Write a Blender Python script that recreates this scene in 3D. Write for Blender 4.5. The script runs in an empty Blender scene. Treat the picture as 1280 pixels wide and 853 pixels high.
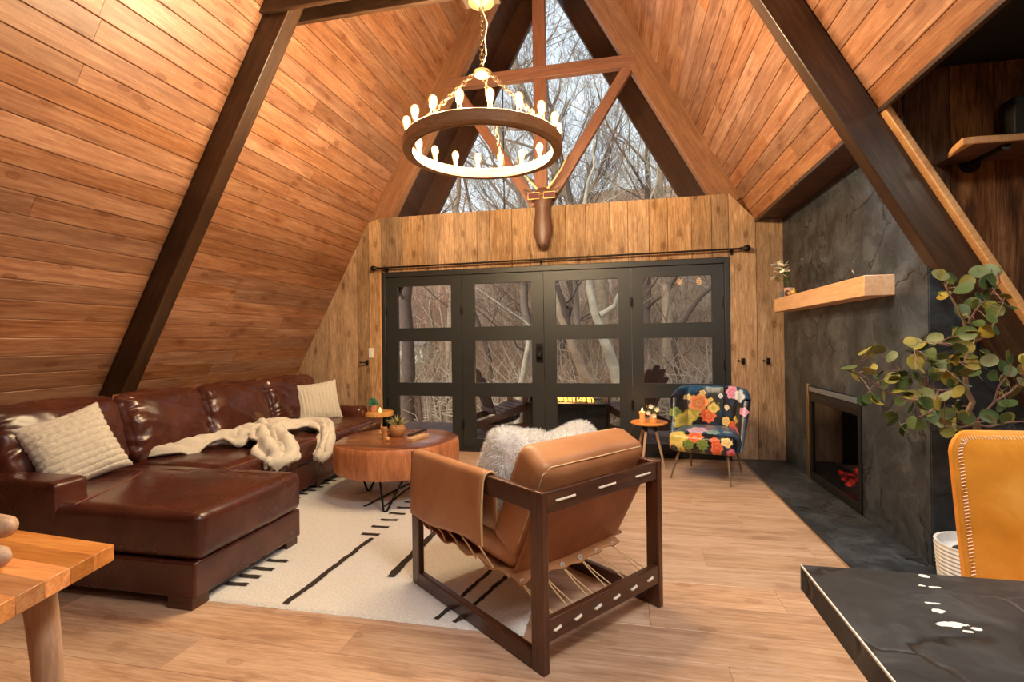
import bpy, bmesh, math, random
from mathutils import Vector, Matrix, noise, Euler

# ------------------------------------------------------------------ camera
scene = bpy.context.scene
COL = scene.collection
YAW, PITCH, ROLL, FPX, CAMH = math.radians(-12.2), math.radians(.08), math.radians(-.78), 630.0, 1.25
fwd = Vector((math.sin(YAW)*math.cos(PITCH), math.cos(YAW)*math.cos(PITCH), math.sin(PITCH)))
rgt = Vector((math.cos(YAW), -math.sin(YAW), 0)); upv = rgt.cross(fwd)
r2 = rgt*math.cos(ROLL)+upv*math.sin(ROLL); u2 = upv*math.cos(ROLL)-rgt*math.sin(ROLL)
cam_data = bpy.data.cameras.new('camera'); cam = bpy.data.objects.new('camera', cam_data); COL.objects.link(cam)
cam.matrix_world = Matrix(((r2.x, u2.x, -fwd.x, 0), (r2.y, u2.y, -fwd.y, 0), (r2.z, u2.z, -fwd.z, CAMH), (0, 0, 0, 1)))
cam_data.sensor_width = 36; cam_data.lens = FPX/1280*36; cam_data.clip_start = .03; cam_data.clip_end = 300
scene.camera = cam

# ------------------------------------------------------------------ world, lights, exposure
world = bpy.data.worlds.new('world'); scene.world = world; world.use_nodes = True
wn = world.node_tree; wn.nodes.clear()
wo = wn.nodes.new('ShaderNodeOutputWorld'); wb = wn.nodes.new('ShaderNodeBackground')
wt = wn.nodes.new('ShaderNodeTexCoord'); ws = wn.nodes.new('ShaderNodeSeparateXYZ'); wr = wn.nodes.new('ShaderNodeValToRGB')
wn.links.new(wt.outputs['Generated'], ws.inputs[0]); wn.links.new(ws.outputs['Z'], wr.inputs[0])
wr.color_ramp.elements[0].position = 0.0; wr.color_ramp.elements[0].color = (.80, .84, .87, 1)
wr.color_ramp.elements[1].position = .7; wr.color_ramp.elements[1].color = (.56, .66, .78, 1)
wn.links.new(wr.outputs[0], wb.inputs[0]); wb.inputs[1].default_value = 1.30
wn.links.new(wb.outputs[0], wo.inputs[0])
vs = scene.view_settings
vs.view_transform = 'Standard'; vs.look = 'None'; vs.exposure = 0.38; vs.gamma = 1.0; vs.use_curve_mapping = False
scene.cycles.use_denoising = True
scene.cycles.max_bounces = 7; scene.cycles.transparent_max_bounces = 16
scene.cycles.sample_clamp_indirect = 4.0

def area(name, loc, target, sx, sy, power, color):
    l = bpy.data.lights.new(name, 'AREA'); l.shape = 'RECTANGLE'; l.size = sx; l.size_y = sy
    l.energy = power; l.color = color
    o = bpy.data.objects.new(name, l); COL.objects.link(o); o.location = loc
    o.rotation_euler = (Vector(target)-Vector(loc)).to_track_quat('-Z', 'Y').to_euler()
    return o
area('dining_room_light', (.80, .75, 2.95), (.80, .76, 0), .8, .8, 66, (1, .96, .91))
area('rear_fill_light', (.1, -1.0, 3.35), (.1, -.4, 0), 2.0, 2.0, 11, (1, .97, .93))  # fill added behind the camera to lift the room, not a fixture
area('bounce_light', (-.9, -.2, 2.6), (-.9, 1.4, 6.0), 1.8, 1.8, 4.5, (1, .93, .84))
area('recess_light', (1.50, 3.30, 2.445), (1.50, 3.301, 0), .10, .10, 9, (.86, .93, 1))
area('nook_fill_light', (2.3, 1.3, 2.66), (2.3, 1.301, 0), .5, .5, 11, (1, .88, .70))  # added under the nook ceiling to brighten the dark boards and shelf
sun_d = bpy.data.lights.new('hazy_sun', 'SUN'); sun_d.energy = 3.0; sun_d.angle = math.radians(25); sun_d.color = (1, .93, .84)
sun = bpy.data.objects.new('hazy_sun', sun_d); COL.objects.link(sun)
sun.rotation_euler = Vector((.55, .75, -.80)).to_track_quat('-Z', 'Y').to_euler()
BULB_POWER = 26.5

# ------------------------------------------------------------------ material helpers
def new_mat(name):
    m = bpy.data.materials.new(name); m.use_nodes = True
    nt = m.node_tree; nt.nodes.clear()
    return m, nt
class NT:
    def __init__(s, nt): s.nt = nt
    def n(s, typ, **kw):
        nd = s.nt.nodes.new(typ)
        for k, v in kw.items(): setattr(nd, k, v)
        return nd
    def l(s, a, b): s.nt.links.new(a, b)
    def tc(s): return s.n('ShaderNodeTexCoord').outputs['Object']
    def rnd(s): return s.n('ShaderNodeObjectInfo').outputs['Random']
    def mapping(s, vec, scale=(1, 1, 1), loc=None, rot=None):
        m = s.n('ShaderNodeMapping'); m.inputs['Scale'].default_value = scale
        if rot: m.inputs['Rotation'].default_value = rot
        if loc is not None:
            if hasattr(loc, 'links'): s.l(loc, m.inputs['Location'])
            else: m.inputs['Location'].default_value = loc
        s.l(vec, m.inputs['Vector']); return m.outputs[0]
    def noise(s, vec, scale=5, detail=3, rough=.5, dist=0, out=0):
        n = s.n('ShaderNodeTexNoise'); s.l(vec, n.inputs['Vector'])
        n.inputs['Scale'].default_value = scale; n.inputs['Detail'].default_value = detail
        n.inputs['Roughness'].default_value = rough; n.inputs['Distortion'].default_value = dist
        return n.outputs[out]
    def voronoi(s, vec, scale=5, feature='F1', out='Distance', rand=1):
        n = s.n('ShaderNodeTexVoronoi'); n.feature = feature; s.l(vec, n.inputs['Vector'])
        n.inputs['Scale'].default_value = scale; n.inputs['Randomness'].default_value = rand
        return n.outputs[out]
    def ramp(s, fac, stops, interp='LINEAR'):
        r = s.n('ShaderNodeValToRGB'); cr = r.color_ramp; cr.interpolation = interp
        while len(cr.elements) < len(stops): cr.elements.new(.5)
        for e, (p, c) in zip(cr.elements, stops):
            e.position = p; e.color = (c, c, c, 1) if isinstance(c, (int, float)) else (*c, 1)
        s.l(fac, r.inputs[0]); return r.outputs[0]
    def math(s, op, a, b=0.0, clamp=False):
        m = s.n('ShaderNodeMath', operation=op, use_clamp=clamp)
        for i, v in enumerate((a, b)):
            if isinstance(v, (int, float)): m.inputs[i].default_value = v
            else: s.l(v, m.inputs[i])
        return m.outputs[0]
    def mix(s, f, a, b, mode='MIX'):
        m = s.n('ShaderNodeMix'); m.data_type = 'RGBA'; m.blend_type = mode
        if isinstance(f, (int, float)): m.inputs[0].default_value = f
        else: s.l(f, m.inputs[0])
        for i, v in ((6, a), (7, b)):
            if isinstance(v, tuple): m.inputs[i].default_value = (*v[:3], 1)
            else: s.l(v, m.inputs[i])
        return m.outputs[2]
    def hsv(s, col, h=.5, sat=1, val=1):
        m = s.n('ShaderNodeHueSaturation')
        for k, v in (('Hue', h), ('Saturation', sat), ('Value', val)):
            if isinstance(v, (int, float)): m.inputs[k].default_value = v
            else: s.l(v, m.inputs[k])
        s.l(col, m.inputs['Color']); return m.outputs[0]
    def bump(s, h, strength=.3, dist=.01, normal=None):
        b = s.n('ShaderNodeBump'); b.inputs['Strength'].default_value = strength; b.inputs['Distance'].default_value = dist
        s.l(h, b.inputs['Height'])
        if normal is not None: s.l(normal, b.inputs['Normal'])
        return b.outputs[0]
    def principled(s, color, rough=.5, metallic=0, normal=None, coat=0, spec=.5, emis=None, estr=0, sheen=0, trans=0, sss=0):
        p = s.n('ShaderNodeBsdfPrincipled'); I = p.inputs
        def st(k, v):
            if isinstance(v, tuple): I[k].default_value = (*v[:3], 1)
            elif isinstance(v, (int, float)): I[k].default_value = v
            else: s.l(v, I[k])
        st('Base Color', color); st('Roughness', rough); st('Metallic', metallic); st('Specular IOR Level', spec)
        if coat: st('Coat Weight', coat); I['Coat Roughness'].default_value = .15
        if sheen: st('Sheen Weight', sheen); I['Sheen Roughness'].default_value = .4
        if trans: st('Transmission Weight', trans)
        if sss: st('Subsurface Weight', sss); I['Subsurface Radius'].default_value = (.02, .01, .005)
        if emis is not None: st('Emission Color', emis); st('Emission Strength', estr)
        if normal is not None: s.l(normal, I['Normal'])
        o = s.n('ShaderNodeOutputMaterial'); s.l(p.outputs[0], o.inputs[0]); return p

def plain(name, color, rough=.5, metallic=0, bump=0, bscale=60, var=.12, **kw):
    m, nt = new_mat(name); t = NT(nt); tc = t.tc()
    nz = t.noise(tc, bscale, 3, .6)
    col = t.hsv(t.mix(1.0, color, color), val=t.math('ADD', t.math('MULTIPLY', nz, var*2), 1-var))
    t.principled(col, rough, metallic, t.bump(nz, bump, .004) if bump else None, **kw)
    return m

def wood(name, dark, mid, light, axis='X', rough=.45, knots=.0, var=.2, bump=.15, fine=1.0, coat=0, spec=.5, knotcol=(.08, .03, .012), stain=0, broad=.35):
    m, nt = new_mat(name); t = NT(nt); tc = t.tc(); rnd = t.rnd()
    off = t.n('ShaderNodeCombineXYZ')
    for i, k in enumerate((37.0, 71.0, 53.0)): t.l(t.math('MULTIPLY', rnd, k), off.inputs[i])
    add = t.n('ShaderNodeVectorMath', operation='ADD'); t.l(tc, add.inputs[0]); t.l(off.outputs[0], add.inputs[1]); v = add.outputs[0]
    def sc(a, b): return {'X': (a, b, b), 'Y': (b, a, b), 'Z': (b, b, a)}[axis]
    big = t.noise(t.mapping(v, sc(1.1, 6)), 1, 3, .5, .8)
    gr = t.noise(t.mapping(v, sc(3*fine, 38*fine)), 1, 4, .62, 1.4)
    fib = t.noise(t.mapping(v, sc(14*fine, 210*fine)), 1, 2, .6)
    g = t.math('ADD', t.math('MULTIPLY', gr, .66), t.math('MULTIPLY', fib, .34))
    g = t.math('ADD', g, t.math('MULTIPLY', t.math('SUBTRACT', big, .5), broad))
    col = t.ramp(g, [(.30, dark), (.50, mid), (.70, light)])
    if knots:
        sp = t.n('ShaderNodeSeparateXYZ'); t.l(v, sp.inputs[0]); cb = t.n('ShaderNodeCombineXYZ')
        ia, ib = {'X': (0, 1), 'Y': (1, 0), 'Z': (2, 0)}[axis]; t.l(sp.outputs[ia], cb.inputs[0]); t.l(sp.outputs[ib], cb.inputs[1]); t.l(t.math('MULTIPLY', rnd, 9.0), cb.inputs[2])
        vk = t.mapping(cb.outputs[0], (2.0, 4.2, 1)); wv = t.n('ShaderNodeVectorMath', operation='ADD')
        nn = t.noise(t.mapping(v, sc(6, 22)), 1, 2, .5, 0, 1); sb = t.n('ShaderNodeVectorMath', operation='SCALE'); t.l(nn, sb.inputs[0]); sb.inputs['Scale'].default_value = .07
        t.l(vk, wv.inputs[0]); t.l(sb.outputs[0], wv.inputs[1])
        vn = t.n('ShaderNodeTexVoronoi', voronoi_dimensions='2D'); t.l(wv.outputs[0], vn.inputs['Vector']); vn.inputs['Scale'].default_value = 1.0; d = vn.outputs['Distance']
        vn.inputs['Randomness'].default_value = 1.0
        k = t.ramp(d, [(.0, .8), (.045, .62), (.062, 1.0), (.085, .30), (.14, .14), (.22, 0)])
        col = t.mix(t.math('MULTIPLY', k, knots), col, knotcol)
    if stain:
        st = t.noise(t.mapping(v, sc(2.2, 5)), 1, 4, .65, .3)
        col = t.mix(t.ramp(st, [(.50, 0.0), (.68, stain)]), col, tuple(c*.25 for c in dark))
    val = t.math('ADD', t.math('MULTIPLY', rnd, var*2), 1-var)
    sat = t.math('ADD', t.math('MULTIPLY', t.math('FRACT', t.math('MULTIPLY', rnd, 17.3)), .16), .92)
    col = t.hsv(col, .5, sat, val)
    t.principled(col, t.ramp(g, [(.3, min(1, rough+.12)), (.7, rough)]), 0, t.bump(g, bump, .004) if bump else None, coat=coat, spec=spec)
    return m

def leather(name, dark, mid, light, rough=.38, scale=3.0, bump=.25, grain=260, coat=0, spec=.5, wr=.0):
    m, nt = new_mat(name); t = NT(nt); tc = t.tc()
    n1 = t.noise(tc, scale, 5, .6, .4)
    col = t.ramp(n1, [(.30, dark), (.52, mid), (.72, light)])
    g = t.voronoi(tc, grain) if grain else 0.0; w = t.noise(tc, 7, 4, .55, .3)
    h = t.math('ADD', t.math('MULTIPLY', g, .06), t.math('MULTIPLY', w, wr))
    t.principled(col, t.ramp(n1, [(.3, rough+.08), (.7, rough-.05)]), 0, t.bump(h, bump, .006), coat=coat, spec=spec)
    return m

def stone(name, fleck=.70, spot=None, cols=((.007, .008, .009), (.024, .026, .028), (.062, .066, .070))):
    m, nt = new_mat(name); t = NT(nt); tc = t.tc()
    wv = t.n('ShaderNodeVectorMath', operation='ADD'); nn = t.noise(tc, 3.5, 3, .6, 0, 1)
    sb = t.n('ShaderNodeVectorMath', operation='SCALE'); t.l(nn, sb.inputs[0]); sb.inputs['Scale'].default_value = .35
    t.l(tc, wv.inputs[0]); t.l(sb.outputs[0], wv.inputs[1]); d = wv.outputs[0]
    n1 = t.noise(d, 4, 7, .68, .6)
    col = t.ramp(n1, [(.30, cols[0]), (.5, cols[1]), (.68, cols[2])])
    e = t.voronoi(d, 2.2, 'DISTANCE_TO_EDGE'); msk = t.ramp(t.noise(tc, 2.0, 2), [(.44, 0.0), (.52, 1.0)])
    vein = t.math('MULTIPLY', t.ramp(e, [(0, 1.0), (.022, 0.0)]), msk)
    col = t.mix(vein, col, (.004, .004, .004))
    e2 = t.voronoi(t.mapping(d, (1, 1, .6)), 6.0, 'DISTANCE_TO_EDGE')
    col = t.mix(t.math('MULTIPLY', t.ramp(e2, [(0, .5), (.03, 0.0)]), t.ramp(t.noise(tc, 5, 2), [(.52, 0.0), (.62, 1.0)])), col, (.12, .12, .115))
    fl = t.math('MULTIPLY', t.ramp(t.noise(d, 9, 3, .5), [(fleck, 0.0), (fleck+.012, 1.0)]), t.ramp(t.noise(tc, 2.6, 1), [(.50, 0.0), (.56, 1.0)]))
    if spot:    # a broken line of white mineral flecks across the slab
        p = t.n('ShaderNodeSeparateXYZ'); t.l(tc, p.inputs[0]); acc = fl
        for (sx, sy, rx, ry) in ((-0.387, 0.707, 0.01, 0.007), (-0.416, 0.661, 0.01, 0.004), (-0.397, 0.658, 0.01, 0.004), (-0.437, 0.588, 0.013, 0.004), (-0.441, 0.559, 0.014, 0.007), (-0.452, 0.512, 0.018, 0.008), (-0.432, 0.518, 0.014, 0.006), (-0.432, 0.495, 0.009, 0.004), (-0.414, 0.505, 0.009, 0.005)):
            ex = t.math('DIVIDE', t.math('SUBTRACT', p.outputs[0], sx), rx); ey = t.math('DIVIDE', t.math('SUBTRACT', p.outputs[1], sy), ry)
            r = t.math('ADD', t.math('ADD', t.math('MULTIPLY', ex, ex), t.math('MULTIPLY', ey, ey)), t.math('MULTIPLY', t.math('SUBTRACT', t.noise(tc, 60, 3), .5), 4.0))
            acc = t.math('MAXIMUM', acc, t.ramp(r, [(.80, 1.0), (1.0, 0.0)]))
        fl = acc
    col = t.mix(fl, col, (.62, .62, .58))
    t.principled(col, t.ramp(n1, [(.3, .50), (.7, .34)]), 0, t.bump(t.math('SUBTRACT', n1, vein), .35, .008), spec=.55)
    return m

def emission(name, color, strength):
    m, nt = new_mat(name); t = NT(nt)
    e = t.n('ShaderNodeEmission'); e.inputs[0].default_value = (*color, 1); e.inputs[1].default_value = strength
    o = t.n('ShaderNodeOutputMaterial'); t.l(e.outputs[0], o.inputs[0]); return m
def thin_glass(name, tint=(1, 1, 1), gloss=.08, rough=.0, emis=None, estr=0):
    m, nt = new_mat(name); t = NT(nt)
    tr = t.n('ShaderNodeBsdfTransparent'); tr.inputs[0].default_value = (*tint, 1)
    gl = t.n('ShaderNodeBsdfGlossy'); gl.inputs['Roughness'].default_value = rough
    fr = t.n('ShaderNodeFresnel'); fr.inputs[0].default_value = 1.28
    mx = t.n('ShaderNodeMixShader'); t.l(t.math('ADD', t.math('MULTIPLY', fr.outputs[0], 1-gloss), gloss*.3), mx.inputs[0])
    t.l(tr.outputs[0], mx.inputs[1]); t.l(gl.outputs[0], mx.inputs[2]); outp = mx.outputs[0]
    if emis:
        e = t.n('ShaderNodeEmission'); e.inputs[0].default_value = (*emis, 1); e.inputs[1].default_value = estr
        ad = t.n('ShaderNodeAddShader'); t.l(outp, ad.inputs[0]); t.l(e.outputs[0], ad.inputs[1]); outp = ad.outputs[0]
    o = t.n('ShaderNodeOutputMaterial'); t.l(outp, o.inputs[0]); return m

# ------------------------------------------------------------------ materials
M = {}
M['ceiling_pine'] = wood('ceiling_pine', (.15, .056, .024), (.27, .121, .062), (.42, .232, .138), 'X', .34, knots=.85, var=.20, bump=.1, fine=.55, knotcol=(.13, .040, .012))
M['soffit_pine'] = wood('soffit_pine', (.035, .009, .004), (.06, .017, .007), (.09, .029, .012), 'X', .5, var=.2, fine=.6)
M['beam_walnut'] = wood('beam_walnut', (.019, .0078, .0034), (.038, .0165, .007), (.075, .037, .018), 'X', .32, var=.05, bump=.12, fine=.6, spec=.55)
M['beam_far'] = wood('beam_far', (.15, .055, .019), (.22, .088, .032), (.31, .14, .055), 'X', .42, var=.05, bump=.12, fine=.6)
M['truss_red'] = wood('truss_red', (.15, .058, .032), (.21, .085, .048), (.28, .125, .07), 'X', .4, var=.12, bump=.12, fine=.6)
M['barn'] = wood('barn', (.20, .110, .055), (.38, .235, .13), (.58, .41, .25), 'Z', .75, knots=.7, var=.32, bump=.8, fine=1.1, stain=.30, spec=.2, broad=.22)
M['barn_dark'] = wood('barn_dark', (.045, .020, .009), (.15, .065, .027), (.29, .145, .062), 'Z', .7, knots=.4, var=.35, bump=.6, fine=.9, stain=.7, spec=.2, broad=.9)
M['floor_oak'] = wood('floor_oak', (.31, .185, .115), (.51, .335, .22), (.66, .48, .345), 'X', .34, knots=.5, var=.12, bump=.06, fine=.7, knotcol=(.22, .10, .045), broad=.5)
M['deck'] = wood('deck', (.34, .36, .39), (.48, .51, .55), (.60, .64, .68), 'X', .7, var=.12, bump=.2)
M['deck_brown'] = wood('deck_brown', (.05, .022, .014), (.10, .043, .026), (.16, .07, .042), 'X', .5, var=.1)
M['maple'] = wood('maple', (.60, .32, .15), (.72, .42, .22), (.80, .52, .30), 'Y', .45, var=.04, bump=.05, fine=.7)
M['walnut_chair'] = wood('walnut_chair', (.034, .010, .004), (.068, .020, .008), (.12, .042, .018), 'X', .28, var=.08, bump=.08, spec=.55, coat=.2)
M['slab_bark'] = wood('slab_bark', (.32, .085, .020), (.52, .165, .042), (.70, .28, .085), 'Z', .42, var=.02, bump=.35, fine=.9, broad=.5)
M['slab_top'] = wood('slab_top', (.12, .034, .014), (.21, .065, .025), (.32, .11, .045), 'X', .2, var=.02, bump=.05, fine=.4, coat=.4, broad=1.0)
M['butcher'] = wood('butcher', (.40, .13, .028), (.62, .24, .060), (.80, .38, .12), 'X', .33, var=.34, bump=.05, fine=.7, coat=.2)
M['ash_leg'] = wood('ash_leg', (.34, .20, .12), (.46, .29, .18), (.58, .39, .26), 'Z', .5, var=.05, bump=.1)
M['honey_wood'] = wood('honey_wood', (.52, .23, .06), (.68, .34, .11), (.78, .46, .18), 'Z', .4, var=.05)
M['ring_wood'] = wood('ring_wood', (.24, .13, .06), (.34, .20, .10), (.44, .29, .16), 'X', .5, var=.05, bump=.1)
M['sofa_leather'] = leather('sofa_leather', (.036, .009, .005), (.066, .0165, .010), (.11, .033, .021), .25, 2.6, .20, 0, spec=.6, wr=.35)
M['tan_leather'] = leather('tan_leather', (.35, .145, .055), (.46, .21, .09), (.56, .29, .14), .40, 2.4, .2, 300, wr=.35)
M['brown_sling'] = leather('brown_sling', (.26, .085, .030), (.36, .125, .045), (.44, .17, .068), .45, 4, .2, 300, wr=.3)
M['yellow_leather'] = leather('yellow_leather', (.55, .20, .018), (.70, .28, .032), (.80, .38, .07), .33, 5, .15, 300, wr=.3)
M['stitch'] = plain('stitch', (.72, .52, .30), .7)
M['seam'] = plain('seam', (.20, .075, .04), .5)
M['cord'] = plain('cord', (.62, .40, .19), .6)
M['cord_white'] = plain('cord_white', (.80, .72, .58), .6)
M['cream'] = plain('cream', (.64, .59, .50), .95, bump=.5, bscale=180, var=.15, sheen=.5)
M['blanket'] = plain('blanket', (.64, .59, .50), .95, bump=.5, bscale=150, var=.15, sheen=.6)
M['fur'] = plain('fur', (.78, .78, .75), .9, bscale=12, var=.3, sheen=.3)
M['rug'] = plain('rug', (.74, .74, .70), 1.0, bump=1.0, bscale=95, var=.34, sheen=.3)
M['rug_dark'] = plain('rug_dark', (.035, .025, .018), 1.0, bump=.8, bscale=190, var=.3)
M['rug_grey'] = plain('rug_grey', (.33, .31, .27), 1.0, bump=.8, bscale=190, var=.3)
M['door_paint'] = plain('door_paint', (.020, .022, .0225), .45, bump=.05, bscale=20, var=.08)
M['black_metal'] = plain('black_metal', (.018, .017, .016), .38, .6)
M['iron'] = plain('iron', (.030, .024, .022), .45, .8, bump=.2, bscale=90)
M['steel'] = plain('steel', (.55, .50, .42), .3, 1.0)
M['brass'] = plain('brass', (.50, .36, .16), .35, 1.0)
M['chain'] = plain('chain', (.22, .15, .085), .4, .9)
M['canopy_cream'] = plain('canopy_cream', (.20, .15, .08), .4, .3)
M['eyelet'] = plain('eyelet', (.72, .70, .64), .35, .3)
M['stone'] = stone('stone', .735, None, ((.009, .012, .015), (.031, .038, .046), (.074, .088, .102)))
M['stone_table'] = stone('stone_table', .70, True)
M['glass'] = thin_glass('glass', (.97, .98, .97), 0)
M['fire_glass'] = thin_glass('fire_glass', (.75, .75, .78), .10)
M['bulb_glass'] = thin_glass('bulb_glass', (1, .86, .60), .15, emis=(1, .52, .16), estr=.55)
M['filament'] = emission('filament', (1, .74, .40), 26)
M['room_dark'] = plain('room_dark', (.06, .035, .02), .8)
M['black_box'] = plain('black_box', (.010, .010, .010), .6)
M['white_plastic'] = plain('white_plastic', (.78, .74, .66), .35, var=.03)
M['terracotta'] = plain('terracotta', (.58, .26, .13), .7, bump=.1)
M['wicker'] = plain('wicker', (.42, .20, .07), .6, bump=.4, bscale=80, var=.3)
M['white_pot'] = plain('white_pot', (.72, .72, .71), .6, var=.04)
M['soil'] = plain('soil', (.03, .02, .012), .95, bump=.6)
M['succulent'] = plain('succulent', (.06, .19, .11), .5, var=.3)
M['airplant'] = plain('airplant', (.32, .30, .12), .6, var=.4)
M['petal'] = plain('petal', (.92, .88, .72), .7, var=.1, sss=.2)
M['petal_yellow'] = plain('petal_yellow', (.75, .45, .06), .7)
M['stem'] = plain('stem', (.10, .13, .045), .6, var=.3)
M['twig'] = plain('twig', (.24, .13, .10), .7, var=.3)
M['plant_trunk'] = plain('plant_trunk', (.20, .125, .075), .75, bump=.5, bscale=40, var=.3)
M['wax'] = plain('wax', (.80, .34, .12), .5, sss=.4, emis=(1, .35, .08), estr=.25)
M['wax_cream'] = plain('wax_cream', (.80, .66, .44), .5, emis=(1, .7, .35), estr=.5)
M['flame'] = emission('flame', (1, .62, .18), 14)
M['flame_orange'] = emission('flame_orange', (1, .36, .06), 3)
M['pink_cup'] = plain('pink_cup', (.56, .33, .27), .5)
M['grey_glass'] = plain('grey_glass', (.13, .15, .17), .15)
M['shell_brown'] = plain('shell_brown', (.07, .04, .03), .4)
M['figure_wood'] = plain('figure_wood', (.42, .19, .06), .45, var=.3)
M['horn'] = plain('horn', (.62, .44, .22), .4, var=.3)
M['skull_brown'] = plain('skull_brown', (.12, .058, .040), .45, bump=.3, bscale=25, var=.35)
M['skull_nose'] = plain('skull_nose', (.055, .026, .022), .35)
M['gold'] = plain('gold', (.80, .52, .20), .35, .8)
M['lens_tint'] = plain('lens_tint', (.12, .05, .05), .15)
M['leaf_litter'] = plain('leaf_litter', (.40, .225, .12), .95, bump=1.0, bscale=2.2, var=.8)
M['grass'] = plain('grass', (.17, .19, .06), .95, bump=.7, bscale=18, var=.4)
M['bark_pale'] = plain('bark_pale', (.40, .345, .25), .85, bump=.5, bscale=5, var=.75)
M['bark_tan'] = plain('bark_tan', (.32, .225, .145), .85, bump=.6, bscale=9, var=.6)
M['bark_dark'] = plain('bark_dark', (.105, .068, .048), .9, bump=.6, bscale=14, var=.4)
M['bark_grey'] = plain('bark_grey', (.26, .19, .14), .9, bump=.6, bscale=14, var=.35)
M['brush_brown'] = plain('brush_brown', (.34, .205, .125), .95, var=.55, bscale=3)
M['brush_grey'] = plain('brush_grey', (.46, .36, .26), .95, var=.5, bscale=3)
M['brush_red'] = plain('brush_red', (.36, .17, .11), .95, var=.35, bscale=3)
M['house_white'] = plain('house_white', (.75, .73, .70), .7)
M['house_roof'] = plain('house_roof', (.20, .16, .15), .8)
M['pvc_black'] = plain('pvc_black', (.012, .012, .013), .5)
M['screen_glass'] = plain('screen_glass', (.05, .05, .055), .12)
M['paper'] = plain('paper', (.62, .40, .22), .6)

M['pendant_glow'] = emission('pendant_glow', (1, .42, .10), 16)
# embers
m, nt = new_mat('embers'); t = NT(nt); tc = t.tc()
c = t.ramp(t.noise(tc, 22, 4, .7), [(.46, (.01, .001, .001)), (.56, (.9, .02, .008)), (.72, (1, .14, .03))])
t.principled((.03, .02, .02), .8, emis=c, estr=3.5); M['embers'] = m
# leaves of the big plant: green, yellowing per object
m, nt = new_mat('eucalyptus_leaf'); t = NT(nt); tc = t.tc()
c = t.ramp(t.rnd(), [(0, (.045, .085, .03)), (.45, (.095, .13, .03)), (.72, (.27, .23, .035)), (.86, (.36, .28, .04)), (1, (.11, .18, .13))])
c = t.hsv(c, val=t.math('ADD', t.math('MULTIPLY', t.noise(tc, 30, 3), .5), .75))
t.principled(c, .5, sss=.15); M['leaf'] = m

# ------------------------------------------------------------------ geometry helpers
MW = {}
def Mx(o):
    return MW.get(o.name) if o is not None and o.name in MW else Matrix.Identity(4)
def reg(o, M4): MW[o.name] = M4
def props(o, label=None, cat=None, group=None, kind=None):
    if label: o['label'] = label
    if cat: o['category'] = cat
    if group: o['group'] = group
    if kind: o['kind'] = kind
    return o
def thing(name, label, cat, loc=(0, 0, 0), rz=0, group=None, kind=None):
    o = bpy.data.objects.new(name, None); COL.objects.link(o); o.location = loc; o.rotation_euler = (0, 0, rz); o.empty_display_size = .05
    reg(o, Matrix.Translation(loc) @ Matrix.Rotation(rz, 4, 'Z')); return props(o, label, cat, group, kind)

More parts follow.
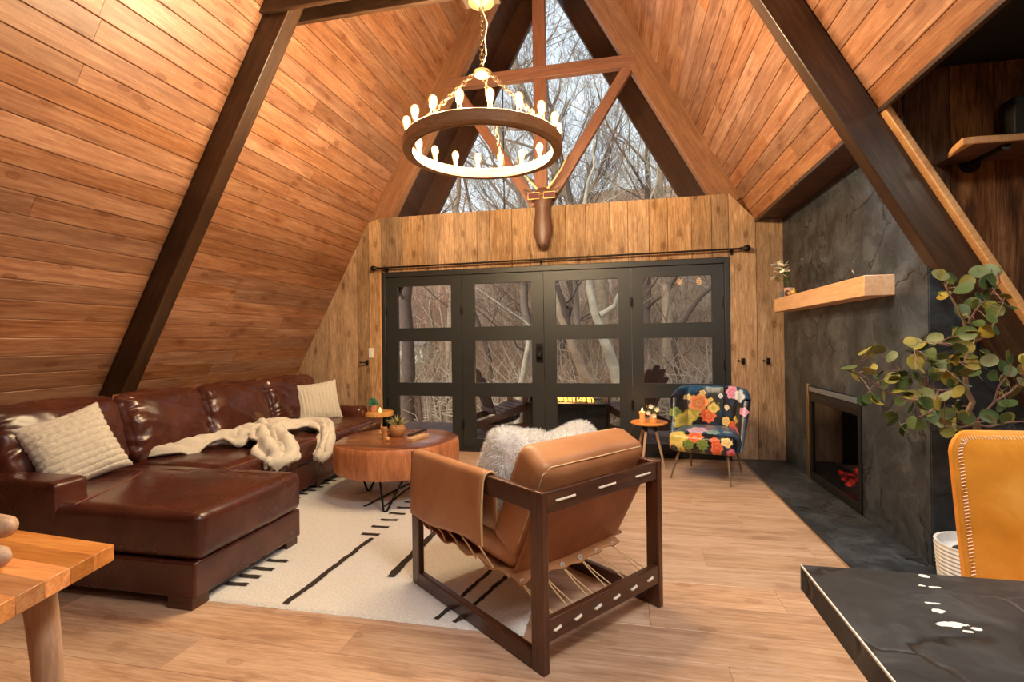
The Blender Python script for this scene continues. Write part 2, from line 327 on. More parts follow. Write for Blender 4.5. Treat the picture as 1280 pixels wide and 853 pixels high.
class B:
    """collects geometry; build() links it as ONE mesh object. world=True: points are world points."""
    def __init__(s): s.v = []; s.f = []
    def add(s, vs, fs, M4=None):
        b = len(s.v); s.v += [tuple((M4 @ Vector(p)) if M4 else p) for p in vs]; s.f += [tuple(b+i for i in f) for f in fs]; return s
    def box(s, c, d, M4=None, rot=None):
        x, y, z = d[0]/2, d[1]/2, d[2]/2
        R = Matrix.Translation(c) @ (Euler(rot).to_matrix().to_4x4() if rot else Matrix.Identity(4))
        vs = [R @ Vector((i*x, j*y, k*z)) for i in (-1, 1) for j in (-1, 1) for k in (-1, 1)]
        return s.add(vs, [(0, 1, 3, 2), (4, 6, 7, 5), (0, 4, 5, 1), (2, 3, 7, 6), (0, 2, 6, 4), (1, 5, 7, 3)], M4)
    def box2(s, a, b, M4=None):
        return s.box([(a[i]+b[i])/2 for i in range(3)], [abs(b[i]-a[i]) for i in range(3)], M4)
    def tube(s, pts, r, n=8, cap=True, M4=None, flat=None):
        pts = [Vector(p) for p in pts]; rr = r if isinstance(r, (list, tuple)) else [r]*len(pts)
        vs = []; fs = []; prev = None
        for i, p in enumerate(pts):
            d = (pts[min(i+1, len(pts)-1)]-pts[max(i-1, 0)])
            d = d.normalized() if d.length > 1e-9 else Vector((0, 0, 1))
            if prev is None:
                a = Vector((0, 0, 1)) if abs(d.z) < .9 else Vector((1, 0, 0)); prev = (a-d*a.dot(d)).normalized()
            else:
                q = prev-d*prev.dot(d); prev = q.normalized() if q.length > 1e-6 else prev
            w = d.cross(prev)
            for k in range(n):
                an = 2*math.pi*k/n; fl = flat or 1
                vs.append(p+(prev*math.cos(an)+w*math.sin(an)*fl)*rr[i])
        for i in range(len(pts)-1):
            for k in range(n):
                a = i*n+k; b = i*n+(k+1) % n; fs.append((a, b, b+n, a+n))
        if cap: fs.append(tuple(range(n-1, -1, -1))); fs.append(tuple((len(pts)-1)*n+k for k in range(n)))
        return s.add(vs, fs, M4)
    def lathe(s, prof, n=24, c=(0, 0, 0), M4=None, cap=True, jit=0, wob=None):
        vs = []; fs = []
        for (r, z) in prof:
            for k in range(n):
                a = 2*math.pi*k/n; q = r*(wob(a) if wob else 1)
                vs.append((c[0]+q*math.cos(a), c[1]+q*math.sin(a), c[2]+z))
        for i in range(len(prof)-1):
            for k in range(n):
                a = i*n+k; b = i*n+(k+1) % n; fs.append((a, b, b+n, a+n))
        if cap: fs.append(tuple(range(n-1, -1, -1))); fs.append(tuple((len(prof)-1)*n+k for k in range(n)))
        return s.add(vs, fs, M4)
    def prism(s, poly, z0, z1, M4=None):
        n = len(poly); vs = [(x, y, z0) for x, y in poly]+[(x, y, z1) for x, y in poly]
        fs = [tuple(range(n-1, -1, -1)), tuple(range(n, 2*n))]+[(i, (i+1) % n, n+(i+1) % n, n+i) for i in range(n)]
        return s.add(vs, fs, M4)
    def grid(s, fn, nu, nv, M4=None):
        vs = [fn(i/nu, j/nv) for i in range(nu+1) for j in range(nv+1)]
        fs = [(i*(nv+1)+j, (i+1)*(nv+1)+j, (i+1)*(nv+1)+j+1, i*(nv+1)+j+1) for i in range(nu) for j in range(nv)]
        return s.add(vs, fs, M4)
    def sphere(s, c, r, n=12, m=8, sc=(1, 1, 1), M4=None):
        prof = [(math.sin(math.pi*i/m), -math.cos(math.pi*i/m)) for i in range(m+1)]
        prof[0] = (.001, -1); prof[-1] = (.001, 1)
        T = Matrix.Translation(c) @ Matrix.Diagonal((r*sc[0], r*sc[1], r*sc[2], 1))
        return s.lathe(prof, n, M4=(M4 @ T) if M4 else T)
    def cushion(s, size, r=.05, puff=(0, 0, 0), n=10, ns=0.0, nsc=5, seed=0, M4=None, gather=0):
        """rounded box with bulging faces and soft dents"""
        hx, hy, hz = [q/2 for q in size]; idx = {}; vs = []; fs = []
        def sm(t): return math.sin(t*math.pi/2)*.35+t*.65
        def V(i, j, k, nn):
            key = (i, j, k)
            if key in idx: return idx[key]
            x, y, z = [2*q/nn-1 for q in key]
            x, y, z = sm(x), sm(y), sm(z)
            p = Vector((x*hx, y*hy, z*hz)); rr = min(r, hx, hy, hz)
            c = Vector((max(-hx+rr, min(hx-rr, p.x)), max(-hy+rr, min(hy-rr, p.y)), max(-hz+rr, min(hz-rr, p.z))))
            d = p-c; q = c+(d.normalized()*rr if d.length > 1e-6 else d)
            q.x += math.copysign(puff[0], x)*(1-y*y)*(1-z*z)*(abs(x) > .9)
            q.y += math.copysign(puff[1], y)*(1-x*x)*(1-z*z)*(abs(y) > .9)
            q.z += math.copysign(puff[2], z)*(1-x*x)*(1-y*y)*(abs(z) > .9)
            if ns:
                w = noise.noise(Vector((q.x*nsc+seed, q.y*nsc, q.z*nsc+seed*.7)))
                w2 = noise.noise(Vector((q.x*nsc*3+seed, q.y*nsc*3, q.z*nsc*3)))
                dn = (q-c).normalized() if (q-c).length > 1e-6 else Vector((0, 0, 1))
                q += dn*(w*ns+w2*ns*.4)
            if gather:
                e = (hy-abs(q.y)); w3 = noise.noise(Vector((seed, q.y*6, q.z*9)))
                q.x += gather*math.exp(-((e-.05)/.055)**2)*math.sin(q.z*42+w3*13+seed)*(abs(x) > .5 or abs(y) > .9)*(1 if q.y < 0 else .45)
                q.x += gather*.9*noise.noise(Vector((q.y*5+seed, q.z*16+q.y*9, 3)))
            idx[key] = len(vs); vs.append(q); return idx[key]
        for a in range(n):
            for b in range(n):
                for (f, lo) in ((lambda u, v, w: (w, u, v), 0), (lambda u, v, w: (v, w, u), 0), (lambda u, v, w: (u, v, w), 0)):
                    q = [V(*f(*uv, 0), n) for uv in ((a, b), (a+1, b), (a+1, b+1), (a, b+1))]; fs.append(tuple(reversed(q)))
                    q = [V(*f(*uv, n), n) for uv in ((a, b), (a+1, b), (a+1, b+1), (a, b+1))]; fs.append(tuple(q))
        return s.add(vs, fs, M4)
    def build(s, name, mat, parent=None, world=False, smooth=False, bevel=0, seg=2, subd=0, kind=None, label=None, xf=None):
        me = bpy.data.meshes.new(name); vs = s.v
        if world and parent is not None:
            inv = Mx(parent).inverted(); vs = [tuple(inv @ Vector(p)) for p in vs]
        if xf is not None:      # local frame of the piece (grain follows it)
            inv = xf.inverted(); vs = [tuple(inv @ Vector(p)) for p in vs]
        me.from_pydata(vs, [], s.f); me.validate(); me.update()
        bm = bmesh.new(); bm.from_mesh(me); bmesh.ops.recalc_face_normals(bm, faces=bm.faces); bm.to_mesh(me); bm.free()
        me.materials.append(M[mat])
        if smooth or bevel:
            me.polygons.foreach_set('use_smooth', [True]*len(me.polygons))
            me.set_sharp_from_angle(angle=math.radians(smooth if smooth and smooth is not True else 42))
        o = bpy.data.objects.new(name, me); COL.objects.link(o)
        if parent is not None: o.parent = parent; reg(o, Mx(parent) @ (xf if xf is not None else Matrix.Identity(4)))
        elif xf is not None: reg(o, xf)
        if xf is not None: o.matrix_local = xf
        if bevel:
            md = o.modifiers.new('bevel', 'BEVEL'); md.width = bevel; md.segments = seg; md.limit_method = 'ANGLE'; md.angle_limit = math.radians(40)
        if subd:
            md = o.modifiers.new('subsurf', 'SUBSURF'); md.levels = subd; md.render_levels = subd
        props(o, label, None, None, kind)
        return o

def board(name, mat, length, width, thick, X4, parent, cham=.004, bev=0):
    """board along local X, width local Y, face at z=0 towards +Z, back at -thick; long edges chamfered"""
    w, c = width/2, cham
    sec = [(-w, -thick), (w, -thick), (w, -c), (w-c, 0), (-w+c, 0), (-w, -c)]
    b = B(); h = length/2
    vs = [(-h, y, z) for y, z in sec]+[(h, y, z) for y, z in sec]; n = 6
    b.add(vs, [tuple(range(n-1, -1, -1)), tuple(range(n, 2*n))]+[(i, (i+1) % n, n+(i+1) % n, n+i) for i in range(n)], X4)
    return b.build(name, mat, parent, xf=X4)
def frame4(o, x, y, z):
    x, y, z = Vector(x).normalized(), Vector(y).normalized(), Vector(z).normalized()
    return Matrix(((x.x, y.x, z.x, o[0]), (x.y, y.y, z.y, o[1]), (x.z, y.z, z.z, o[2]), (0, 0, 0, 1)))
def member(name, mat, p0, p1, side, w, d, parent=None, bevel=.004, world=False):
    """a straight timber from p0 to p1; w is its size along `side`, d its size across; grain along it"""
    p0, p1 = Vector(p0), Vector(p1); x = (p1-p0).normalized(); y = Vector(side); y = (y-x*y.dot(x)).normalized(); z = x.cross(y)
    F = frame4((p0+p1)/2, x, y, z)
    if world and parent is not None: F = Mx(parent).inverted() @ F
    return B().box((0, 0, 0), ((p1-p0).length, w, d), F).build(name, mat, parent, xf=F, bevel=bevel)
def structure(o): o['kind'] = 'structure'; return o
def copy_tree(o, parent=None):
    c = o.copy(); COL.objects.link(c)
    if parent is not None: c.parent = parent; c.matrix_parent_inverse = o.matrix_parent_inverse.copy()
    for ch in list(o.children): copy_tree(ch, c)
    return c
rnd = random.Random(7)

# ------------------------------------------------------------------ room shell
D = 5.577; S = 1.82; AX, AZ = -.865, 6.515; LN = math.hypot(S, 1)
INL, UPL = Vector((S, 0, -1))/LN, Vector((1, 0, S))/LN      # left slope: inward normal, up the slope
INR, UPR = Vector((-S, 0, -1))/LN, Vector((-1, 0, S))/LN
APEX = Vector((AX, 0, AZ))
def slopeL(s, y, off=0): return APEX - UPL*s + INL*off + Vector((0, y, 0))     # s = distance down from the ridge
def slopeR(s, y, off=0): return APEX - UPR*s + INR*off + Vector((0, y, 0))
def sz(z): return (AZ-z)/S*LN

floor = structure(B().box2((-5.2, -2.2, -.25), (3.4, D+.12, -.012)).build('floor', 'floor_oak'))
W = .22; y = -.15+W/2; row = 0
ys = [2.055+W*k for k in range(-9, 17)]
for yb in ys:
    yc = yb+W/2
    if yc-W/2 > 5.47: break
    x = -4.6+((row*0.613) % 1.5)-1.5; row += 1
    L = 1.52
    while x < 1.9:
        x1 = min(x+L, 1.9 if yc > 2.6 else 2.6); 
        if x1-x < .15: break
        x0 = max(x, -4.45)
        if x1 > x0+.05:
            hw = min(W, 5.53-(yc-W/2))
            board('plank', 'floor_oak', x1-x0-.0015, hw-.0012, .012, Matrix.Translation(((x0+x1)/2, yc-W/2+hw/2, 0)), floor, .0012)
        x = x+L
        if x >= 1.9: break

def slope_ceiling(name, left, s_lo, s_hi, bays):
    p = slopeL if left else slopeR; up = UPL if left else UPR; inn = INL if left else INR
    # sheathing behind the boards
    y0, y1 = -2.2, D+.02
    b = B(); t = .05
    q = [p(s_hi, y0, -.014), p(s_lo, y0, -.014), p(s_lo, y1, -.014), p(s_hi, y1, -.014)]
    q2 = [a-inn*t for a in q]
    b.add(q+q2, [(0, 1, 2, 3), (7, 6, 5, 4), (0, 4, 5, 1), (1, 5, 6, 2), (2, 6, 7, 3), (3, 7, 4, 0)])
    root = structure(b.build(name, 'soffit_pine'))
    pit = .1325; k = 0
    s = 4.211-32*pit if left else s_hi-pit*math.floor((s_hi-.02)/pit)
    s = s+pit*max(0, math.ceil((s_lo-s)/pit))
    while s < s_hi-.02:
        w = min(pit, s_hi-s)
        for (a, c) in bays:
            yy = a
            cuts = []
            if c-a > 2.0 and rnd.random() < .55: cuts = [a+(c-a)*rnd.uniform(.25, .75)]
            ends = [a]+cuts+[c]
            for e0, e1 in zip(ends, ends[1:]):
                cpt = p(s+w/2, (e0+e1)/2)
                X = Vector((0, 1, 0)); Z = inn; Y = Z.cross(X)
                board('plank', 'ceiling_pine', e1-e0-.002, w-.0035, .014, frame4(cpt, X, Y, Z), root, .0035)
        s += pit
    return root
slope_ceiling('ceiling_left', True, .12, sz(.35), [(.2, 3.14), (3.26, D)])
slope_ceiling('ceiling_right', False, .12, sz(2.45), [(.2, 3.04), (3.14, D)])
# plain roof going on behind the camera and below the sofa back
structure(B().add([slopeL(sz(.35), -2.2), slopeL(sz(0), -2.2), slopeL(sz(0), D), slopeL(sz(.35), D)]+[slopeL(sz(.35), -2.2, -.05), slopeL(sz(0), -2.2, -.05), slopeL(sz(0), D, -.05), slopeL(sz(.35), D, -.05)],
    [(0, 1, 2, 3), (7, 6, 5, 4), (0, 4, 5, 1), (1, 5, 6, 2), (2, 6, 7, 3), (3, 7, 4, 0)]).build('wall_left', 'ceiling_pine'))
structure(B().box2((-5.2, -2.3, -.05), (3.4, -2.2, 6.6)).build('wall_near', 'room_dark'))

# rafters
def rafter(name, left, y0, y1, depth, mat, s0=.12, s1=None, out=0):
    p = slopeL if left else slopeR; up = UPL if left else UPR; inn = INL if left else INR
    s1 = sz(0) if s1 is None else s1
    o = member(name, mat, p(s0, (y0+y1)/2, depth/2-out/2), p(s1, (y0+y1)/2, depth/2-out/2), (0, 1, 0), y1-y0, depth+out, bevel=.006)
    return o
def tg(o, label, cat, group=None): return props(o, label, cat, group)
tg(rafter('rafter', True, 3.14, 3.262, .18, 'beam_walnut'), 'dark stained rafter running down the left slope behind the sofa', 'rafter')
tg(rafter('rafter', False, 3.04, 3.142, .18, 'beam_walnut'), 'dark stained rafter running down the right slope past the fireplace top', 'rafter')
tg(rafter('rafter', True, D, D+.13, .245, 'beam_far', s1=sz(2.70), out=.07), 'honey brown rafter framing the left edge of the gable window', 'rafter')
tg(rafter('rafter', False, D, D+.13, .245, 'beam_far', s1=sz(2.70), out=.07), 'honey brown rafter framing the right edge of the gable window', 'rafter')
# collar ties either side of the rafter pair
for ya, lb in ((3.10, 'double collar tie board at the ceiling, nearer board of the two'), (3.262, 'double collar tie board at the ceiling, farther board of the two')):
    b = B(); z0, z1 = 3.60, 3.84
    xl0, xl1 = AX-(AZ-z0)/S, AX-(AZ-z1)/S; xr0, xr1 = AX+(AZ-z0)/S, AX+(AZ-z1)/S
    F = Matrix.Translation((AX, ya+.02, 3.7))
    b.add([F @ Vector((q[0]-AX, w, q[1]-3.7)) for w in (-.02, .02) for q in ((xl0+.0, z0), (xr0, z0), (xr1, z1), (xl1, z1))],
          [(0, 1, 2, 3), (7, 6, 5, 4), (0, 4, 5, 1), (1, 5, 6, 2), (2, 6, 7, 3), (3, 7, 4, 0)])
    tg(b.build('collar_tie', 'beam_walnut', xf=F, bevel=.004), lb, 'beam')
for k, (yy) in enumerate((3.13,)):
    bo = B().lathe([(.018, 0), (.018, .006), (.011, .008), (.011, .016)], 10, M4=Matrix.Translation((-2.12, 3.10, 3.68)) @ Matrix.Rotation(math.pi/2, 4, 'X'))
    bt = thing('carriage_bolt', 'small dark bolt head in the nearer collar tie', 'bolt', (-2.12, 3.10, 3.68))
    bo.build('bolt_head', 'iron', bt, world=True, smooth=True)

# far wall of reclaimed vertical boards
BX = 1.615
wall_far = structure(B().prism([(-4.44, -.02), (-2.80, -.02), (-2.80, 2.10), (1.105, 2.10), (1.105, -.02), (BX+.05, -.02), (BX+.05, 2.6), (1.30, 2.6), (1.21, 2.735), (-2.93, 2.735)], 0, .10,
    M4=Matrix(((1, 0, 0, 0), (0, 0, 1, D+.022), (0, 1, 0, 0), (0, 0, 0, 1)))).build('wall_far', 'barn_dark'))
def barn_board(x0, x1, z0, z1l, z1r, parent, mat, yface, z0l=None, th=.022, jit=.006):
    """vertical board, its face towards -Y, tops cut to the roof slope"""
    x0 += .0022; x1 -= .0022; yf = yface-rnd.uniform(0, jit)
    cx = (x0+x1)/2; F = Matrix.Translation((cx, yf, (z0+max(z1l, z1r))/2)); cz = F.translation.z
    c = .0025; pts = [(x0, z0), (x1, z0), (x1, z1r), (x0, z1l)]
    fr = [(x0+c, z0), (x1-c, z0), (x1-c, z1r), (x0+c, z1l)]
    vs = [(p[0]-cx, 0, p[1]-cz) for p in fr]+[(p[0]-cx, c, p[1]-cz) for p in pts]+[(p[0]-cx, th, p[1]-cz) for p in pts]
    b = B(); fs = [(0, 1, 2, 3), (11, 10, 9, 8)]
    for i in range(4):
        j = (i+1) % 4; fs += [(i, i+4, j+4, j), (i+4, i+8, j+8, j+4)]
    b.add([F @ Vector(v) for v in vs], fs)
    return b.build('board', mat, parent, xf=F)
def zroofL(x): return AZ-S*(AX-x)
def zroofR(x): return AZ-S*(x-AX)
TOP = 2.752
xs = [-4.32, -4.12, -3.93, -3.83, -3.50, -3.12, -2.96, -2.80]
for a, c in zip(xs, xs[1:]):
    za, zc = zroofL(a), zroofL(c)
    if zc > TOP: barn_board(a, c, 0, min(za, TOP), TOP, wall_far, 'barn', D)
    else: barn_board(a, c, 0, za, zc, wall_far, 'barn', D)
xs = [-2.80, -2.52, -2.25, -2.07, -1.88, -1.60, -1.45, -1.19, -.98, -.78, -.58, -.36, -.10, .09, .31, .50, .74, .94, 1.105]
for a, c in zip(xs, xs[1:]): barn_board(a, c, 2.098, TOP, TOP, wall_far, 'barn', D)
for a, c in ((1.105, 1.365), (1.365, BX+.01)):
    if a < 1.2: # cut corner under the roof slope
        barn_board(a, c, 0, TOP, zroofR(c)+.02, wall_far, 'barn', D)
    else: barn_board(a, c, 0, 2.455, 2.455, wall_far, 'barn', D)
# honey edge strip beside the door frame and drip ledge at the gable window
tg(B().box2((-2.815, D-.012, .0), (-2.797, D+.02, 2.09)).build('edge_strip', 'honey_wood'), 'pale wood strip along the left side of the black door frame', 'trim')
structure(B().box2((-2.95, D+.02, 2.72), (1.25, D+.12, 2.75)).build('trim_1', 'beam_far'))

# fireplace side: chimney breast, hearth, soffit, header
fw = B().box2((BX, 3.12, .0), (BX+.5, 3.90, 2.46)).box2((BX, 4.88, .0), (BX+.5, D, 2.46)).box2((BX, 3.90, .83), (BX+.5, 4.88, 2.46)).box2((BX, 3.90, 0), (BX+.5, 4.88, .015))
wall_right = structure(fw.build('wall_right', 'stone', bevel=.0))
structure(B().box2((BX+.5, 3.1, 0), (BX+.55, D, 2.46)).build('trim_2', 'black_box'))
structure(B().box2((BX+.004, 3.112, 0), (3.2, 3.20, 1.75)).build('wall_nook', 'stone'))
hearth = B().box2((1.19, 3.12, .0), (BX+.02, D-.02, .014)).box2((1.19, 2.3, .0), (3.0, 3.12, .014))
h = tg(thing('hearth_slab', 'flat black stone hearth slab along the fireplace wall', 'hearth', (1.4, 4.3, 0)), None, None)
hearth.build('slab', 'stone', h, world=True)
B().box2((1.180, 2.3, 0), (1.190, D-.02, .016)).build('edge_strip', 'steel', h, world=True, label='thin pale metal edging')
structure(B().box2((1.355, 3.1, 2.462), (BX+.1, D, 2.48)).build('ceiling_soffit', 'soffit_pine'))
structure(B().box2((1.352, .0, 2.44), (1.372, D, 2.462)).build('trim_3', 'beam_walnut'))

# dining nook wall on the right: dark reclaimed boards facing the camera
NY = 3.10
wall_nk = structure(B().prism([(1.40, 2.72), (3.2, 2.72), (3.2, 1.60), (1.90, 1.60)], 0, .06, M4=Matrix(((1, 0, 0, 0), (0, 0, 1, NY+.024), (0, 1, 0, 0), (0, 0, 0, 1)))).build('wall_dining', 'barn_dark'))
xs = [1.37, 1.50, 1.715, 1.918, 2.16, 2.40, 2.66, 2.9, 3.15]
for a, c in zip(xs, xs[1:]):
    # lower edge runs down along the rafter
    zl = lambda x: max(0, AZ-S*(x-AX)-.06)
    x0, x1 = a+.0016, c-.0016; yf = NY-rnd.uniform(0, .006); F = Matrix.Translation(((x0+x1)/2, yf, 2)); zt = 2.69
    vs = []
    for yy in (0, .022):
        vs += [(x0, yf+yy, max(zl(x0), 0)), (x1, yf+yy, max(zl(x1), 0)), (x1, yf+yy, zt), (x0, yf+yy, zt)]
    B().add(vs, [(0, 1, 2, 3), (7, 6, 5, 4), (0, 4, 5, 1), (1, 5, 6, 2), (2, 6, 7, 3), (3, 7, 4, 0)]).build('board', 'barn_dark', wall_nk, xf=F, bevel=.002, seg=1)
structure(B().box2((1.37, -2.2, 2.675), (3.3, 3.12, 2.72)).build('ceiling_nook', 'black_box'))
structure(B().box2((3.2, -2.2, 0), (3.28, 3.2, 2.72)).build('wall_outer', 'barn_dark'))
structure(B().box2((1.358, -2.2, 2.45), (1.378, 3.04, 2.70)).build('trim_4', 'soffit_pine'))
def zt(x): return AZ-S*(x-AX)
tg(member('corner_trim', 'honey_wood', (1.375, 3.045, zt(1.375)+.022), (2.35, 3.045, zt(2.35)+.022), (0, 1, 0), .11, .035, bevel=.006), 'honey coloured diagonal trim board beside the right rafter', 'trim')

# ------------------------------------------------------------------ folding glass doors
df = structure(thing('door_1', None, None, (-.845, D, 0)))
fr = B()
for a, b in (((-2.795, D-.015, 0), (-2.745, D+.09, 2.095)), ((1.055, D-.015, 0), (1.105, D+.09, 2.095)), ((-2.745, D-.015, 2.035), (1.055, D+.09, 2.095)), ((-2.795, D-.02, -.01), (1.105, D+.09, .03))):
    fr.box2(a, b)
fr.build('door_frame', 'door_paint', df, world=True, bevel=.004)
leafs = [(-2.742, -1.800, -2.605, -1.918), (-1.796, -.842, -1.658, -.970), (-.838, .114, -.714, -.012), (.118, 1.052, .230, .942)]
ZP = [(.130, .636), (.772, 1.277), (1.418, 1.932)]
for i, (a, b, p, q) in enumerate(leafs):
    bd = B(); y0, y1 = D+.005, D+.050
    bd.box2((a, y0, .032), (p, y1, 2.03)).box2((q, y0, .032), (b, y1, 2.03))
    zs = [.032]+[z for zz in ZP for z in zz]+[2.03]
    for z0, z1 in zip(zs[0::2], zs[1::2]): bd.box2((p, y0, z0), (q, y1, z1))
    lf = bd.build('door_leaf', 'door_paint', df, world=True, bevel=.0)
    for z0, z1 in ZP:
        B().box2((p, D+.024, z0), (q, D+.030, z1)).build('pane', 'glass', lf, world=True)
        s = B(); w = .009
        for c, d in (((p, y0-.002, z0), (p+w, y1, z1)), ((q-w, y0-.002, z0), (q, y1, z1)), ((p+w, y0-.002, z0), (q-w, y1, z0+w)), ((p+w, y0-.002, z1-w), (q-w, y1, z1))): s.box2(c, d)
        s.build('glazing_bead', 'door_paint', lf, world=True)
for x, zs in ((-2.744, (.55, 1.62)), (-1.798, (.30, 1.62)), (.116, (.55, 1.66)), (1.054, (.42, .98, 1.62))):
    for z in zs:
        hb = B().tube([(x, D-.008, z-.055), (x, D-.008, z+.055)], .0075, 8).box2((x-.016, D-.004, z-.045), (x+.016, D+.006, z+.045))
        hb.build('hinge', 'black_metal', df, world=True, bevel=.001)
lk = B().box2((-.93, D-.006, 1.015), (-.852, D+.006, 1.225)); lk.build('lock_plate', 'black_metal', df, world=True, bevel=.002)
B().lathe([(.0, 0), (.022, 0), (.022, .012), (.014, .016), (.012, .02)], 16, M4=Matrix.Translation((-.893, D-.006, 1.185)) @ Matrix.Rotation(math.pi/2, 4, 'X')).build('deadbolt', 'black_metal', df, world=True, smooth=True)
B().lathe([(.012, 0), (.012, .03), (.030, .036), (.034, .052), (.028, .066), (.001, .07)], 18, M4=Matrix.Translation((-.893, D-.006, 1.10)) @ Matrix.Rotation(math.pi/2, 4, 'X')).build('door_knob', 'black_metal', df, world=True, smooth=True)

# curtain rod
cr = thing('curtain_rod', 'long thin dark iron curtain rod above the black glass doors', 'curtain rod', (-.8, D-.07, 2.15))
def rz_(x): return 2.142+(x+2.86)/4.1*.025
B().tube([(-2.80, D-.07, rz_(-2.8)), (1.20, D-.07, rz_(1.2))], .0105, 10).build('pole', 'iron', cr, world=True, smooth=True)
for x, sg in ((-2.80, -1), (1.20, 1)):
    b = B(); T = Matrix.Translation((x, D-.07, rz_(x))) @ Matrix.Rotation(sg*math.pi/2, 4, 'Y')
    b.lathe([(.012, 0), (.018, .004), (.018, .012), (.011, .016), (.014, .026), (.022, .034), (.034, .056), (.034, .072), (.020, .092), (.001, .098)], 16, M4=T)
    b.build('finial', 'iron', cr, world=True, smooth=True)
for x in (-2.72, -.86, 1.13):
    B().tube([(x, D-.07, rz_(x)), (x, D-.06, rz_(x)-.02), (x, D-.004, rz_(x)-.025)], .007, 8).box((x, D-.004, rz_(x)-.02), (.03, .008, .07)).build('bracket', 'iron', cr, world=True, bevel=.002)

# gable truss and glass
def truss(name, p0, p1, w, label):
    return tg(member(name, 'truss_red', p0, p1, (0, 1, 0), .085, w, bevel=.005), label, 'beam')
ty = D+.045
truss('king_post', (-.854, ty+.002, 2.70), (-.854, ty+.002, 6.2), .142, 'upright reddish king post in the middle of the gable window')
truss('cross_beam', (-1.97, ty-.006, 4.262), (.20, ty-.006, 4.268), .128, 'level reddish cross beam of the gable window')
truss('brace', (.135, ty+.004, 4.24), (-.80, ty+.004, 2.78), .115, 'slanting reddish brace from king post foot to right rafter')
truss('brace', (-1.87, ty+.004, 4.24), (-.92, ty+.004, 2.78), .115, 'slanting reddish brace from king post foot to left rafter')
gw = structure(thing('window_1', None, None, (AX, D+.11, 2.74)))
gy = D+.105
xl = lambda z: AX-(AZ-z)/S+.24; xr = lambda z: AX+(AZ-z)/S-.24
for poly in ([(xl(2.74), 2.74), (AX, 2.74), (AX, 4.26), (xl(4.26), 4.26)], [(AX, 2.74), (xr(2.74), 2.74), (xr(4.26), 4.26), (AX, 4.26)], [(xl(4.26), 4.26), (AX, 4.26), (AX, 6.0)], [(AX, 4.26), (xr(4.26), 4.26), (AX, 6.0)]):
    B().prism(poly, 0, .006, M4=Matrix(((1, 0, 0, 0), (0, 0, 1, gy), (0, 1, 0, 0), (0, 0, 0, 1)))).build('pane', 'glass', gw, world=True)
B().box2((-1.302, D+.09, 2.74), (-1.292, D+.11, 4.3)).build('mullion', 'iron', gw, world=True)

# roof overhang outside
for left in (True, False):
    p = slopeL if left else slopeR; inn = INL if left else INR
    nm = 'roof_overhang'
    s0, s1 = .0, sz(.6); y0, y1 = D+.13, 6.78
    q = [p(s0, y0, -.014), p(s1, y0, -.014), p(s1, y1, -.014), p(s0, y1, -.014)]; q2 = [a-inn*.06 for a in q]
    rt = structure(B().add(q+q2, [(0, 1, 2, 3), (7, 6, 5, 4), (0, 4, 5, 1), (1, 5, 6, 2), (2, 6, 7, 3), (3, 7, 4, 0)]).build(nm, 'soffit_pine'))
    s = .02
    while s < s1-.1:
        cpt = p(s+.066, (y0+y1)/2)
        board('plank', 'soffit_pine', y1-y0, .1295, .014, frame4(cpt, (0, 1, 0), Vector(inn).cross(Vector((0, 1, 0))), inn), rt, .0035); s += .1325
    tg(rafter('fascia_rafter', left, 6.62, 6.70, .27, 'soffit_pine', s1=sz(.5)), 'dark outer rafter of the roof overhang, %s one' % ('left' if left else 'right'), 'rafter')

# wall switch and coat hooks
sw = thing('light_switch', 'small white switch plate on the boards left of the doors', 'switch', (-2.93, D-.01, 1.14))
B().box2((-2.968, D-.018, 1.078), (-2.896, D-.009, 1.198)).build('plate', 'white_plastic', sw, world=True, bevel=.003)
B().box2((-2.945, D-.024, 1.108), (-2.919, D-.017, 1.168)).build('rocker', 'white_plastic', sw, world=True, bevel=.002)
def hook(x, z, label, sg):
    t_ = thing('coat_hook', label, 'hook', (x, D-.01, z), 0, 'iron coat hooks on the far wall')
    b = B().box((x, D-.012, z), (.034, .010, .062)); b.build('back_plate', 'iron', t_, world=True, bevel=.003)
    b = B().tube([(x, D-.015, z), (x+sg*.02, D-.05, z+.002), (x+sg*.055, D-.07, z+.004)], [.008, .008, .007], 8)
    b.sphere((x+sg*.058, D-.072, z+.005), .012).tube([(x, D-.02, z), (x-sg*.0, D-.045, z-.022), (x, D-.05, z-.012)], .006, 8)
    b.build('prong', 'iron', t_, world=True, smooth=True)
hook(-2.99, 1.022, 'black iron coat hook below the white switch plate', -1)
hook(1.225, 1.018, 'black iron coat hook just right of the door frame', -1)
hook(1.463, 1.018, 'black iron coat hook on the board nearest the fireplace', -1)

# ------------------------------------------------------------------ fireplace insert, mantel and what stands on it
fp = thing('electric_fireplace', 'black framed electric fireplace set in the stone wall with red embers', 'fireplace', (BX, 4.4, 0))
X0 = BX-.012
b = B().box2((X0, 3.90, .03), (BX+.02, 3.945, .83)).box2((X0, 4.83, .03), (BX+.02, 4.87, .83)).box2((X0, 3.945, .03), (BX+.02, 4.83, .085)).box2((X0, 3.945, .70), (BX+.02, 4.83, .745))
b.build('frame', 'black_metal', fp, world=True, bevel=.003)
B().box2((X0+.004, 3.945, .745), (BX+.02, 4.83, .785)).build('vent_slot', 'pvc_black', fp, world=True)
B().box2((X0-.012, 3.93, .785), (BX+.02, 4.84, .825)).build('hood', 'grey_glass', fp, world=True, bevel=.004)
B().box2((X0-.008, 4.87, .015), (BX+.012, 4.915, .845)).build('side_trim', 'brass', fp, world=True, bevel=.003, label='brass coloured side strip')
B().box2((BX+.004, 3.945, .085), (BX+.008, 4.83, .70)).build('front_glass', 'fire_glass', fp, world=True)
